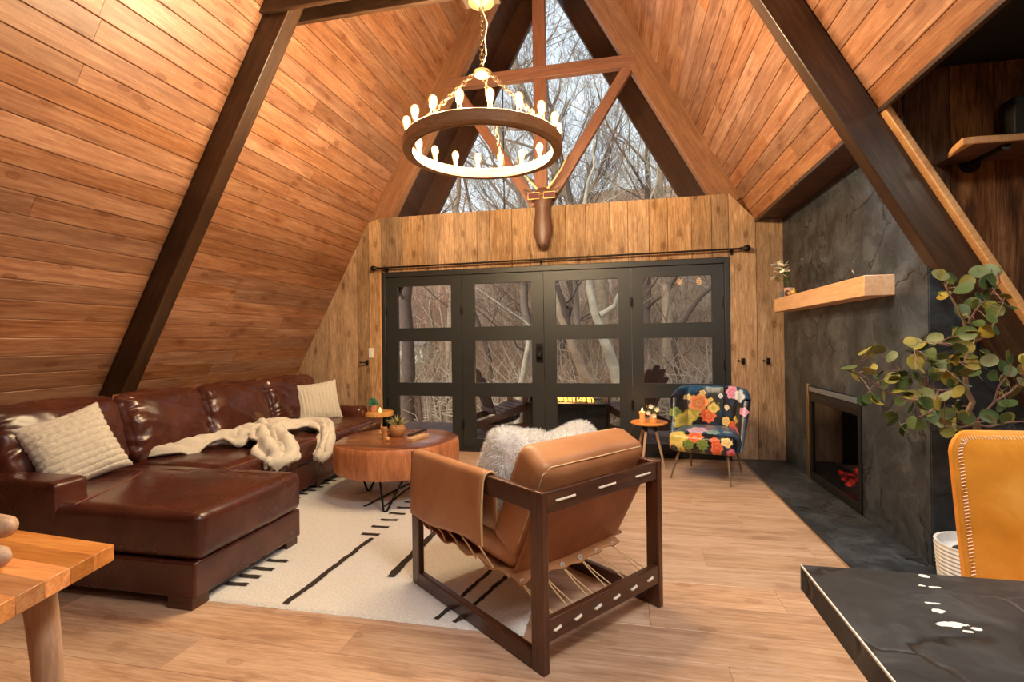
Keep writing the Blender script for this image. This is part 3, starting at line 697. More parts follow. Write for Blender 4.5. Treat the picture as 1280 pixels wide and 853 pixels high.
b = B().box2((BX+.30, 3.93, .03), (BX+.31, 4.86, .76)).box2((BX+.02, 3.91, .03), (BX+.31, 3.925, .76)).box2((BX+.02, 4.86, .03), (BX+.31, 4.87, .76)).box2((BX+.02, 3.92, .75), (BX+.31, 4.87, .76)).box2((BX+.02, 3.92, .03), (BX+.31, 4.87, .05))
b.build('firebox', 'pvc_black', fp, world=True)
b = B()
for k in range(60):
    yy = rnd.uniform(4.05, 4.50); xx = BX+rnd.uniform(.05, .26); z = .12+.10*math.exp(-((yy-4.25)/.25)**2)*rnd.random()+rnd.uniform(0, .03)
    b.sphere((xx, yy, z), rnd.uniform(.016, .034), 7, 5, (1, 1.3, .8))
b.build('ember_bed', 'embers', fp, world=True, kind='stuff')
for k in range(4):
    yy = 4.08+k*.13; B().tube([(BX+.08, yy-.1, .14), (BX+.16, yy, .19), (BX+.2, yy+.12, .16)], [.022, .028, .02], 8).build('log', 'black_box', fp, world=True, smooth=True)

mt = B().box((1.533, 4.365, 1.5625), (.166, 1.83, .125))
tg(mt.build('mantel_shelf', 'maple', xf=Matrix.Translation((1.533, 4.365, 1.5625)), bevel=.003), 'thick pale maple beam mantel shelf on the black stone wall', 'shelf')
ZM = 1.625
cup = thing('pink_planter', 'dusty pink cup planter with white blossoms on the mantel end', 'planter', (1.52, 5.07, ZM))
B().lathe([(.038, 0), (.042, .005), (.045, .085), (.041, .085), (.038, .06), (.0, .06)], 20, c=(1.52, 5.07, ZM)).build('cup', 'pink_cup', cup, world=True, smooth=40)
b = B(); f = B(); lv = B(); r3 = random.Random(3)
tips = []
for k in range(17):
    a = -2.55+r3.uniform(-1.0, 1.2); L = r3.uniform(.10, .21); h_ = r3.uniform(.10, .24)
    tip = Vector((1.50+.60*L*math.cos(a), 5.07+L*math.sin(a)*1.0, ZM+.08+h_))
    tip.x = min(tip.x, 1.58); tips.append(tip)
    b.tube([(1.52, 5.07, ZM+.06), (1.52+(tip.x-1.52)*.35, 5.07+(tip.y-5.07)*.35, ZM+.08+h_*.6), tip], .0016, 4)
    for j in range(3):
        q = Vector((1.52, 5.07, ZM+.08)).lerp(tip, r3.uniform(.2, .8)); d = Vector((r3.uniform(-1, 1), r3.uniform(-1, 1), r3.uniform(0, 1))).normalized()
        s = d.cross(Vector((0, 0, 1))).normalized()*.006
        lv.add([q, q+d*.015+s, q+d*.04, q+d*.015-s], [(0, 1, 2, 3)])
b.build('stems', 'stem', cup, world=True); lv.build('foliage', 'stem', cup, world=True, kind='stuff')
for tip in tips:
    f = B(); tilt = Euler((r3.uniform(-.9, .9), r3.uniform(-.9, .9), 0)).to_matrix()
    for k in range(7):
        a = k*2*math.pi/7; u = tilt @ Vector((math.cos(a), math.sin(a), .25)); v = tilt @ Vector((-math.sin(a), math.cos(a), 0))
        f.add([tip, tip+u*.018+v*.010, tip+u*.034, tip+u*.018-v*.010, tip+u*.026+Vector((0, 0, -.003))], [(0, 1, 2), (0, 2, 3), (0, 1, 4), (0, 4, 3)])
    f.build('flower', 'petal', cup, world=True)
t_ = thing('glass_votive', 'small dark grey glass beside the pink cup on the mantel end', 'votive', (1.49, 5.16, ZM))
B().lathe([(.022, 0), (.026, .01), (.026, .06), (.022, .06), (.020, .012), (.0, .012)], 16, c=(1.49, 5.16, ZM)).build('cup', 'grey_glass', t_, world=True, smooth=40)
t_ = tg(B().sphere((1.47, 4.965, ZM+.028), .022, 12, 8, (1, 1, 1.3)).build('pebble_figure', 'shell_brown', smooth=True), 'dark brown egg shaped ornament in front of the pink cup', 'ornament')
t_ = tg(B().sphere((1.47, 4.90, ZM+.020), .017, 12, 8, (1, 1.2, 1.1)).build('wooden_egg', 'terracotta', smooth=True), 'small orange pebble ornament between brown and yellow ones', 'ornament')
t_ = tg(B().sphere((1.47, 4.80, ZM+.022), .019, 12, 8, (1, 1.3, 1.1)).sphere((1.47, 4.785, ZM+.045), .011).build('yellow_bird', 'petal_yellow', smooth=True), 'little yellow bird ornament on the mantel', 'ornament')

# ------------------------------------------------------------------ live-edge shelf, black box
sh = thing('pipe_shelf', 'live edge wooden shelf on a black pipe bracket, dark board wall', 'shelf', (1.95, 2.97, 2.19))
b = B(); poly = [(1.600, 2.80), (1.66, 2.79), (1.80, 2.80), (2.1, 2.79), (2.6, 2.80), (2.6, 3.095), (1.70, 3.095), (1.66, 3.02), (1.625, 2.92)]
b.prism(poly, 2.158, 2.193); b.build('board', 'honey_wood', sh, world=True, bevel=.006)
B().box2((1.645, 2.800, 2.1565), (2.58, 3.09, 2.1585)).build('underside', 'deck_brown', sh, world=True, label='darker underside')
b = B().tube([(1.80, 2.84, 2.150), (1.80, 3.06, 2.150)], .014, 10); b.tube([(1.80, 2.835, 2.15), (1.80, 2.855, 2.15)], .020, 10)
b.build('pipe', 'black_metal', sh, world=True, smooth=40)
B().lathe([(.048, 0), (.048, .008), (.024, .010), (.024, .026), (.018, .03)], 20, M4=Matrix.Translation((1.80, NY-.004, 2.150)) @ Matrix.Rotation(math.pi/2, 4, 'X')).build('flange', 'black_metal', sh, world=True, smooth=40)
tg(B().box2((1.93, 2.98, 2.194), (2.35, 3.08, 2.44)).build('speaker', 'black_box', bevel=.006), 'plain black box standing on the live edge shelf', 'speaker')

# ------------------------------------------------------------------ deer skull mount with glasses
sk = thing('deer_mount', 'dark carved animal skull with pale horns and gold glasses, over the doors', 'wall mount', (-.82, D, 2.6))
def sec(z, cx, w, yc, d): return (z, cx, w, yc, d)
secs = [(2.268, -.826, .030, -.095, .030), (2.285, -.826, .062, -.100, .046), (2.33, -.826, .072, -.100, .055), (2.37, -.826, .074, -.098, .058), (2.42, -.826, .100, -.092, .066), (2.50, -.826, .110, -.085, .075), (2.58, -.826, .098, -.080, .080), (2.66, -.824, .082, -.075, .082), (2.74, -.822, .086, -.075, .085), (2.82, -.820, .105, -.075, .085), (2.88, -.820, .110, -.070, .080), (2.93, -.820, .080, -.060, .060), (2.95, -.820, .030, -.05, .03)]
b = B(); n = 16; vs = []; fs = []
for (z, cx, w, yc, d) in secs:
    for k in range(n):
        a = 2*math.pi*k/n; vs.append((cx+w*math.cos(a), D+yc+d*math.sin(a)*(1 if math.sin(a) < 0 else .9), z))
for i in range(len(secs)-1):
    for k in range(n): fs.append((i*n+k, i*n+(k+1) % n, (i+1)*n+(k+1) % n, (i+1)*n+k))
fs += [tuple(range(n)), tuple((len(secs)-1)*n+k for k in range(n))]
b.add(vs, fs).build('head', 'skull_brown', sk, world=True, smooth=True, subd=1)
for x in (-.855, -.797): B().sphere((x, D-.150, 2.30), .012, 8, 6, (1, .5, 1)).build('nostril', 'skull_nose', sk, world=True, smooth=True)
for sg in (-1, 1):
    B().tube([(-.82+sg*.05, D-.08, 2.92), (-.82+sg*.13, D-.12, 3.0), (-.82+sg*.22, D-.14, 3.12), (-.82+sg*.29, D-.12, 3.28)], [.016, .013, .010, .004], 8).build('horn', 'horn', sk, world=True, smooth=True)
    B().tube([(-.82+sg*.09, D-.10, 2.86), (-.82+sg*.16, D-.11, 2.89), (-.82+sg*.21, D-.11, 2.93)], [.020, .028, .006], 8, flat=.4).build('ear', 'skull_brown', sk, world=True, smooth=True)
    g = B(); cx = -.82+sg*.085; w, h_ = .062, .034; yy = D-.175
    g.tube([(cx-w, yy, 2.83-h_), (cx+w, yy, 2.83-h_), (cx+w, yy, 2.83+h_), (cx-w, yy, 2.83+h_), (cx-w, yy, 2.83-h_)], .0055, 6)
    g.build('glasses_rim', 'gold', sk, world=True)
    B().box((cx, yy, 2.83), (2*w, .004, 2*h_)).build('lens', 'lens_tint', sk, world=True)
B().tube([(-.845, D-.175, 2.835), (-.82, D-.182, 2.845), (-.795, D-.175, 2.835)], .005, 6).build('glasses_bridge', 'gold', sk, world=True)

# ------------------------------------------------------------------ chandelier
CX, CY, ZR = -.868, 3.2, 2.48
ch = thing('ring_chandelier', 'wooden ring chandelier with lit filament bulbs hanging on chains', 'chandelier', (CX, CY, ZR))
def ring(r0, r1, z0, z1, n=72):
    b = B(); prof = [(r0, z0), (r1, z0), (r1, z1), (r0, z1)]
    vs = []; fs = []
    for k in range(n):
        a = 2*math.pi*k/n; vs += [(CX+r*math.cos(a), CY+r*math.sin(a), z) for r, z in prof]
    for k in range(n):
        j = (k+1) % n
        for i in range(4): fs.append((k*4+i, k*4+(i+1) % 4, j*4+(i+1) % 4, j*4+i))
    return b.add(vs, fs)
ring(.468, .518, ZR+.004, ZR+.075).build('ring', 'ring_wood', ch, world=True, bevel=.004)
ring(.456, .468, ZR, ZR+.030).build('inner_band', 'ring_wood', ch, world=True, bevel=.002)
NB = 18
for k in range(NB):
    a = math.radians(10+k*20); x, y = CX+.493*math.cos(a), CY+.493*math.sin(a); z0 = ZR+.075
    so = B().lathe([(.019, 0), (.019, .004), (.014, .008), (.014, .028), (.012, .030)], 12, c=(x, y, z0)).build('socket', 'brass', ch, world=True, smooth=40)
    B().lathe([(.011, .028), (.014, .036), (.020, .055), (.0255, .078), (.0265, .092), (.022, .108), (.012, .118), (.001, .121)], 14, c=(x, y, z0)).build('bulb', 'bulb_glass', so, world=True, smooth=True)
    f = B()
    for q in range(4):
        an = q*math.pi/2; f.tube([(x+.004*math.cos(an), y+.004*math.sin(an), z0+.04), (x+.010*math.cos(an), y+.010*math.sin(an), z0+.095)], .0026, 4)
    f.tube([(x, y, z0+.03), (x, y, z0+.06)], .003, 4)
    f.build('filament', 'filament', so, world=True)
    l = bpy.data.lights.new('bulb_light', 'POINT'); l.energy = BULB_POWER; l.color = (1, .86, .72); l.shadow_soft_size = .022
    lo = bpy.data.objects.new('bulb_light', l); COL.objects.link(lo); lo.location = (x, y, z0+.098)
HUB = Vector((CX, CY, 3.02))
B().lathe([(.001, -.02), (.05, -.018), (.055, -.012), (.055, .008), (.03, .016), (.012, .03), (.001, .03)], 24, c=HUB).build('hub', 'canopy_cream', ch, world=True, smooth=40)
def chain(p0, p1, link=.045, w=.013, r=.0036, name='chain'):
    p0, p1 = Vector(p0), Vector(p1); d = p1-p0; n = max(1, round(d.length/(link*.72))); x = d.normalized()
    a = Vector((0, 0, 1)) if abs(x.z) < .9 else Vector((0, 1, 0)); u = (a-x*a.dot(x)).normalized(); v = x.cross(u); b = B(); st = d/n
    for i in range(n):
        c = p0+st*(i+.5); s = u if i % 2 else v; h_ = link/2-w; pts = []
        for k in range(10):
            an = 2*math.pi*k/10; ca, sa = math.cos(an), math.sin(an)
            pts.append(c+x*(math.copysign(h_, ca)+w*ca)+s*w*sa)
        pts.append(pts[0]); b.tube(pts, r, 5, cap=False)
    return b.build(name, 'chain', ch, world=True, smooth=True)
for a in (75, 195, 315):
    a = math.radians(a+12); chain(HUB+Vector((.045*math.cos(a), .045*math.sin(a), 0)), (CX+.49*math.cos(a), CY+.49*math.sin(a), ZR+.08))
chain(HUB+Vector((0, 0, .03)), (CX, CY, 3.46))
B().tube([HUB+Vector((.0, .0, .03)), HUB+Vector((.03, 0, .12)), HUB+Vector((.022, 0, .22)), HUB+Vector((.04, 0, .32)), HUB+Vector((0, 0, .44))], .004, 6).build('wire', 'cord_white', ch, world=True, smooth=True)
B().lathe([(.001, .0), (.02, .0), (.045, .010), (.085, .030), (.088, .042), (.08, .045), (.001, .045)], 28, c=(CX, CY, 3.452)).build('ceiling_plate', 'canopy_cream', ch, world=True, smooth=40)
B().box2((CX-.12, 3.141, 3.497), (CX+.12, 3.261, 3.64)).build('mounting_block', 'beam_walnut', ch, world=True, bevel=.004)

# ------------------------------------------------------------------ rug
rug = thing('area_rug', 'cream shaggy rug with dark broken lines under the coffee table', 'rug', (-1.7, 3.4, 0))
RX0, RX1, RY0, RY1 = -3.2, -.42, 2.095, 4.62
b = B()
def rugf(u, v):
    x = RX0+(RX1-RX0)*u; y = RY0+(RY1-RY0)*v
    e = min(u, 1-u)*(RX1-RX0); g = min(v, 1-v)*(RY1-RY0); q = min(e, g)
    z = .002+.009*min(1, (q/.02))**.5
    w = noise.noise(Vector((x*40, y*40, 0)))*.0022+noise.noise(Vector((x*9, y*9, 3)))*.001
    if q < .001: x += noise.noise(Vector((y*30, 1, 0)))*.006; y += noise.noise(Vector((x*30, 5, 0)))*.006; return (x, y, .001)
    for uu in (.017, .755):
        px, py = x+.296-uu*.6157, y-1.85-uu*.788; vv = -px*.788+py*.6157; du = abs(px*.6157+py*.788)
        if -.05 < vv < 1.05 and du < .05: z = min(z, .0005+.009*max(0, (du-.028)/.022)); w *= .3
    return (x, y, z+w)
b.grid(rugf, 220, 200).build('pile', 'rug', rug, world=True, smooth=True)
def stripe(p0, p1, w, mat='rug_dark', sd=0):
    p0, p1 = Vector(p0), Vector(p1); d = p1-p0; L = d.length; n = max(3, int(L/.022)); t_ = d.normalized(); s = Vector((-t_.y, t_.x))
    b = B(); vs = []; fs = []
    for i in range(n+1):
        f = i/n; c = p0+d*f+s*noise.noise(Vector((f*L*14+sd, sd, 0)))*.008
        h = w*.66*(1+.35*noise.noise(Vector((f*L*50, sd*3, 7)))); z = .0150+rnd.uniform(0, .001)
        vs += [(c.x-s.x*h, c.y-s.y*h, z-.0015), (c.x, c.y, z+.001), (c.x+s.x*h, c.y+s.y*h, z-.0015)]
    for i in range(n): fs += [(i*3, i*3+1, i*3+4, i*3+3), (i*3+1, i*3+2, i*3+5, i*3+4)]
    b.add(vs, fs).build('stripe', mat, rug, world=True)
sd = 0
for (x, y) in [(-1.96, 2.25), (-1.955, 2.34), (-1.945, 2.43), (-1.935, 2.535)]: sd += 1; stripe((x-.07, y), (x+.06, y), .026, sd=sd)
for k in range(8): sd += 1; stripe((-1.665, 3.0+k*.133), (-1.54, 3.0+k*.133), .026, sd=sd)
for k in range(9): sd += 1; stripe((-2.69, 3.5+k*.105), (-2.54, 3.5+k*.105), .026, sd=sd)
for p0, p1, w in [((-1.584, 2.12), (-1.562, 2.94), .026), ((-1.212, 2.47), (-1.20, 3.3), .034), ((-.825, 2.13), (-.64, 2.92), .018), ((-.735, 2.12), (-.545, 2.82), .018), ((-1.925, 3.50), (-1.84, 4.15), .026), ((-1.77, 3.52), (-1.79, 4.15), .016), ((-.64, 2.92), (-.62, 3.9), .018), ((-.545, 2.82), (-.50, 3.9), .018)]:
    sd += 1; stripe(p0, p1, w, sd=sd*1.7)

# ------------------------------------------------------------------ sectional sofa
so = thing('sectional_sofa', 'dark brown leather sectional sofa with chaise along the left slope', 'sofa', (-2.9, 3.5, 0))
SL = 'sofa_leather'
b = B().box2((-3.62, 2.82, .06), (-2.56, 5.24, .27)); b.build('base', SL, so, world=True, bevel=.012, seg=3)
B().box2((-3.62, 2.0, .055), (-1.975, 2.80, .225)).build('chaise_base', SL, so, world=True, bevel=.012, seg=3)
for x, y in ((-2.06, 2.05), (-2.06, 2.74), (-3.4, 2.05), (-2.66, 2.88), (-2.66, 5.16), (-3.45, 5.16), (-3.45, 3.9), (-2.66, 3.95)):
    B().box2((x-.07, y-.05, 0), (x+.07, y+.05, .062)).build('foot', 'walnut_chair', so, world=True, bevel=.003)
B().cushion((1.50, .80, .235), .05, (.012, .004, .022), 34, .005, 4, 3, Matrix.Translation((-2.705, 2.402, .342))).build('chaise_cushion', SL, so, world=True, smooth=60)
ys_ = [2.80, 3.385, 4.07, 5.03]
for i, (a, c) in enumerate(zip(ys_, ys_[1:])):
    B().cushion((.95, c-a-.008, .20), .05, (.014, .003, .024), 18, .006, 5, 10+i, Matrix.Translation((-3.01, (a+c)/2, .357))).build('seat_cushion', SL, so, world=True, smooth=60)
    B().tube([(-2.545, a+.035, .44), (-2.545, c-.035, .44)], .0035, 5).build('piping', 'seam', so, world=True)
yb = [2.03, 2.80, 3.485, 4.215, 5.02]
for i, (a, c) in enumerate(zip(yb, yb[1:])):
    R_ = Matrix.Translation((-3.375, (a+c)/2, .672)) @ Matrix.Rotation(math.radians(-17), 4, 'Y')
    B().cushion((.21, c-a-.004, .50), .085, (.055, .006, .018), 44, .012, 4.2, 20+i*3, R_, gather=.0075).build('back_cushion', SL, so, world=True, smooth=60)
    pr = [(-.085, -(c-a)/2+.035, .232), (-.08, -(c-a)/2+.012, .20), (-.06, -(c-a)/2+.004, -.2)]
    q = [R_ @ Vector((.0, s*((c-a)/2-.03), .252)) for s in (-1, 0, 1)]; q[1].z += .012
    q0 = R_ @ Vector((.02, -(c-a)/2-.002, -.18)); q1 = R_ @ Vector((.02, -(c-a)/2-.002, .19))
    B().tube([q0, q1, q[0], q[1], q[2]], .0055, 5).build('piping', 'seam', so, world=True, smooth=True)
B().box((0, 0, 0), (.10, 3.2, .60), Matrix.Translation((-3.56, 3.64, .54)) @ Matrix.Rotation(math.radians(-24), 4, 'Y')).build('back_frame', SL, so, world=True, bevel=.03, seg=3)
B().cushion((.90, .175, .51), .025, (.006, .004, .008), 14, .003, 5, 44, Matrix.Translation((-3.25, 2.075, .315))).build('armrest', SL, so, world=True, smooth=60)
B().cushion((.86, .20, .50), .045, (.006, .004, .012), 14, .003, 5, 47, Matrix.Translation((-3.235, 5.14, .305))).build('armrest', SL, so, world=True, smooth=60)
for x0, x1, yy in ((-2.85, -2.72, 2.02), (-2.62, -2.2, 2.40)):
    pass
B().tube([(-3.1, 2.62, .476), (-2.9, 2.56, .482), (-2.78, 2.38, .485), (-2.70, 2.1, .474), (-2.69, 2.01, .462)], .003, 5).build('seam', 'seam', so, world=True)
B().tube([(-3.1, 2.62, .472), (-2.6, 2.66, .478), (-2.1, 2.70, .466)], .0025, 5).build('seam', 'seam', so, world=True)

def ribbed_pillow(label, c, w, h, th, rot, axis, nr, seed, roll=0):
    p = tg(thing('ribbed_pillow', label, 'pillow', c), None, None)
    R_ = Matrix.Translation(c) @ Euler(rot, 'XYZ').to_matrix().to_4x4() @ Matrix.Rotation(math.radians(roll), 4, 'Z')
    n = nr*6
    def side(sg):
        def f(u, v):
            x, y = u*2-1, v*2-1
            k = (1-abs(x)**3.0)*(1-abs(y)**3.0); k = max(k, 0)**.5
            rib_c = v if axis == 'h' else u
            rib = abs(math.sin(rib_c*math.pi*nr))**.6
            pin = 1-.10*(1-x*x)*abs(y)**4-.0
            pin2 = 1-.10*(1-y*y)*abs(x)**4
            z = sg*(th/2*k*.92+.006*k+.008*rib*min(1, k*3))
            e = .010*rib if (abs(x) > .97 or abs(y) > .97) else 0
            xx = x*w/2*pin2; yy = y*h/2*pin
            if axis == 'h': xx *= 1+.035*rib*(abs(x) > .9)
            else: yy *= 1+.035*rib*(abs(y) > .9)
            q = Vector((xx, yy, z)); q += Vector((0, 0, sg*.004*noise.noise(Vector((x*9+seed, y*9, sg)))))
            return tuple(q)
        return f
    b = B(); b.grid(side(1), n, n, R_); b.grid(side(-1), n, n, R_)
    b.build('cover', 'cream', p, world=True, smooth=70)
    fz = B(); r5 = random.Random(seed)
    for k in range(5200):
        q = Vector(side(1)(r5.random(), r5.random())); d = Vector((r5.uniform(-.6, .6), r5.uniform(-.6, .6), 1)).normalized()*.0055; s_ = Vector((r5.uniform(-1, 1), r5.uniform(-1, 1), 0)).normalized()*.0016
        fz.add([q-s_, q+s_, q+d], [(0, 1, 2)], R_)
    fz.build('nap', 'cream', p, world=True, kind='stuff')
    return p
ribbed_pillow('cream ribbed pillow leaning at the chaise end of the sofa', (-3.14, 2.345, .66), .415, .45, .16, (math.radians(66), 0, math.radians(66)), 'h', 11, 3, 17)
bpy.data.objects['ribbed_pillow'].rotation_euler = (0, 0, 0)
ribbed_pillow('cream ribbed pillow with upright ribs at the far end of the sofa', (-3.12, 4.74, .645), .46, .42, .16, (math.radians(74), 0, math.radians(50)), 'v', 12, 5, 5)

# throw blanket draped over the seats
th = thing('throw_blanket', 'cream fleecy throw blanket lying crumpled across the sofa seats', 'blanket', (-2.9, 3.6, .47))
def drape(path, w0, w1, seed, n=60, m=26, fall=False):
    """a strip of cloth along path (centre points) with folds"""
    P = [Vector(p) for p in path]
    def at(t):
        f = t*(len(P)-1); i = min(int(f), len(P)-2); r = f-i
        a = P[max(i-1, 0)]; b_ = P[i]; c_ = P[i+1]; d = P[min(i+2, len(P)-1)]
        return .5*((2*b_)+(c_-a)*r+(2*a-5*b_+4*c_-d)*r*r+(3*b_-a-3*c_+d)*r**3)
    def f(u, v):
        c = at(u); t_ = (at(min(u+.02, 1))-at(max(u-.02, 0))).normalized(); s = Vector((0, 0, 1)).cross(t_)
        s = s.normalized() if s.length > 1e-3 else Vector((0, 1, 0)); nn = t_.cross(s).normalized()
        w = (w0+(w1-w0)*u)*(1+.18*math.sin(u*9+seed))*min(1, (u*5+.12), ((1-u)*6+.2))**.5; x = (v-.5)+.16*noise.noise(Vector((u*6+seed, 9, v*2)))*(abs(v-.5)*2)
        fold = .030*math.sin(v*15+3*noise.noise(Vector((u*3, seed, 0)))*2+u*4)+.042*noise.noise(Vector((u*7+seed, v*5, 1)))+.020*noise.noise(Vector((u*13+seed, v*9, 4)))
        edge = 1-abs(2*x)**4
        q = c+s*w*x+nn*(fold*edge+.022*edge)
        return tuple(q)
    b = B(); b.grid(f, n, m); return b
def cloth(path, w0, w1, seed, n=70, m=34):
    o = drape(path, w0, w1, seed, n, m).build('cloth', 'blanket', th, world=True, smooth=80)
    md = o.modifiers.new('solid', 'SOLIDIFY'); md.thickness = .024; md.offset = 1
cloth([(-3.26, 2.93, .475), (-3.10, 3.10, .495), (-2.96, 3.30, .52), (-2.86, 3.46, .545), (-2.78, 3.62, .53)], .14, .30, 8)
cloth([(-3.04, 3.26, .50), (-2.90, 3.40, .535), (-2.76, 3.44, .555), (-2.62, 3.38, .535), (-2.52, 3.29, .49), (-2.465, 3.23, .42), (-2.46, 3.18, .36)], .24, .26, 2)
cloth([(-2.96, 3.60, .515), (-2.82, 3.56, .57), (-2.68, 3.46, .56), (-2.56, 3.38, .50), (-2.47, 3.33, .42), (-2.46, 3.29, .37)], .16, .20, 12)
cloth([(-2.84, 3.50, .53), (-2.93, 3.70, .525), (-2.88, 3.94, .52), (-2.74, 4.06, .52), (-2.58, 4.02, .50), (-2.485, 3.90, .43), (-2.46, 3.80, .32), (-2.46, 3.77, .28)], .26, .12, 5)
cloth([(-3.05, 3.62, .50), (-3.02, 3.82, .515), (-2.90, 4.02, .50), (-2.76, 4.16, .48)], .16, .12, 22, 50, 20)

# ------------------------------------------------------------------ coffee table: slab of trunk on hairpin legs
ct = thing('slab_coffee_table', 'thick oval tree trunk coffee table on black hairpin legs', 'coffee table', (-1.75, 3.66, 0))
def slab_r(a, k=1.0):
    r = (abs(math.cos(a)/.480)**2.3+abs(math.sin(a)/.468)**2.3)**(-1/2.3)
    return r*k*(1+.018*math.sin(3*a+.5)+.012*math.sin(7*a)+.004*math.sin(31*a))
CTX, CTY = -1.812, 3.855; RT = Matrix.Translation((CTX, CTY, 0))
def slab_ring(k, z, n=120): return [(slab_r(2*math.pi*i/n, k)*math.cos(2*math.pi*i/n), slab_r(2*math.pi*i/n, k)*math.sin(2*math.pi*i/n), z) for i in range(n)]
prof = [(.90, .232), (.97, .238), (1.0, .26), (1.015, .34), (1.01, .42), (1.0, .455), (.985, .466)]
vs = []; fs = []; n = 120
for k, z in prof: vs += slab_ring(k, z)
for i in range(len(prof)-1):
    for k in range(n): fs.append((i*n+k, i*n+(k+1) % n, (i+1)*n+(k+1) % n, (i+1)*n+k))
fs.append(tuple(range(n-1, -1, -1))); fs.append(tuple((len(prof)-1)*n+k for k in range(n)))
B().add(vs, fs, RT).build('slab', 'slab_bark', ct, world=True, smooth=45)
vs = []; fs = []
rings = [(0.985, .4662), (.97, .4705), (.6, .4707), (.3, .4708), (.02, .4708)]
for k, z in rings: vs += slab_ring(k, z)
for i in range(len(rings)-1):
    for k in range(n): fs.append((i*n+k, i*n+(k+1) % n, (i+1)*n+(k+1) % n, (i+1)*n+k))
fs.append(tuple((len(rings)-1)*n+k for k in range(n)))
B().add(vs, fs, RT).build('polished_top', 'slab_top', ct, world=True, smooth=45, label='dark polished top face')
for fx, fy, tx0, ty0, tx1, ty1 in ((-1.71, 3.42, -1.79, 3.50, -1.60, 3.50), (-2.095, 3.89, -2.14, 3.82, -2.0, 3.98), (-1.46, 4.02, -1.52, 3.92, -1.44, 3.98), (-1.90, 4.22, -1.98, 4.15, -1.82, 4.18)):
    b = B(); z0 = .012
    b.tube([(tx0, ty0, .235), (fx-.014, fy, z0+.012), (fx-.008, fy, z0+.003), (fx+.010, fy, z0+.003), (fx+.016, fy, z0+.012), (tx1, ty1, .235)], .0085, 8)
    b.box(((tx0+tx1)/2, (ty0+ty1)/2, .2315), (abs(tx1-tx0)+.04, abs(ty1-ty0)+.04, .004)); b.build('hairpin_leg', 'black_metal', ct, world=True, smooth=40)
ZT = .4708
wp = thing('wicker_planter', 'round woven planter with a spiky air plant on the trunk table', 'planter', (-1.845, 3.93, ZT))
PX, PY = -1.845, 3.93
b = B()
prof = [(.030+.038*math.sin(min(1, (z+.02)/.085)*math.pi*.62), z) for z in [k*.010 for k in range(11)]]
prof = [(.036, 0)]+[(.040+.028*math.sin((z/.10)*math.pi*.78+.25)+.0025*math.sin(k*3.1), z) for k, z in enumerate([i*.005 for i in range(1, 21)])]+[(.048, .10), (.044, .09), (.0, .085)]
b.lathe(prof, 40, c=(PX, PY, ZT), wob=lambda a: 1+.02*math.sin(20*a)).build('basket', 'wicker', wp, world=True, smooth=50)
b = B(); r6 = random.Random(4)
for k in range(46):
    a = r6.uniform(0, 6.28); e = r6.uniform(.15, 1.3); L = r6.uniform(.06, .13); w = .006
    d = Vector((math.cos(a)*math.cos(e), math.sin(a)*math.cos(e), math.sin(e))); s = Vector((-math.sin(a), math.cos(a), 0))*w
    c0 = Vector((PX, PY, ZT+.085)); m_ = c0+d*L*.5+Vector((0, 0, .015)); t_ = c0+d*L
    b.add([c0-s, c0+s, m_+s*.8, m_-s*.8, t_], [(0, 1, 2, 3), (3, 2, 4)])
    b.add([c0-s+Vector((0, 0, -.003)), m_+Vector((0, 0, -.006)), c0+s+Vector((0, 0, -.003)), t_], [(0, 1, 2), (0, 3, 1), (1, 3, 2)])
b.build('spiky_leaves', 'airplant', wp, world=True, kind='stuff')
fg = thing('wooden_figurine', 'small carved wooden figurine with a ball on the trunk table', 'figurine', (-1.86, 3.75, ZT))
B().lathe([(.022, 0), (.024, .01), (.022, .03), (.026, .045), (.020, .056), (.024, .066), (.028, .085), (.024, .10), (.001, .104)], 14, c=(-1.885, 3.775, ZT)).build('body', 'figure_wood', fg, world=True, smooth=50)
B().sphere((-1.83, 3.715, ZT+.018), .018, 12, 8).build('ball', 'honey_wood', fg, world=True, smooth=True)
def flat_thing(name, label, cat, mat, c, size, rz, bevel=.002, rx=0):
    F = Matrix.Translation(c) @ Matrix.Rotation(rz, 4, 'Z') @ Matrix.Rotation(rx, 4, 'X')
    return tg(B().box((0, 0, 0), size, F).build(name, mat, xf=F, bevel=bevel), label, cat)
flat_thing('wooden_box', 'small pale wooden tray box beside the dark knife like rod', 'box', 'paper', (-1.63, 3.86, ZT+.011), (.24, .055, .022), math.radians(78))
flat_thing('incense_holder', 'dark slim rod propped on the trunk table behind the pale box', 'incense holder', 'black_box', (-1.735, 4.10, ZT+.030), (.30, .026, .012), math.radians(84), rx=0)
bpy.data.objects['incense_holder'].location.z = ZT+.0055

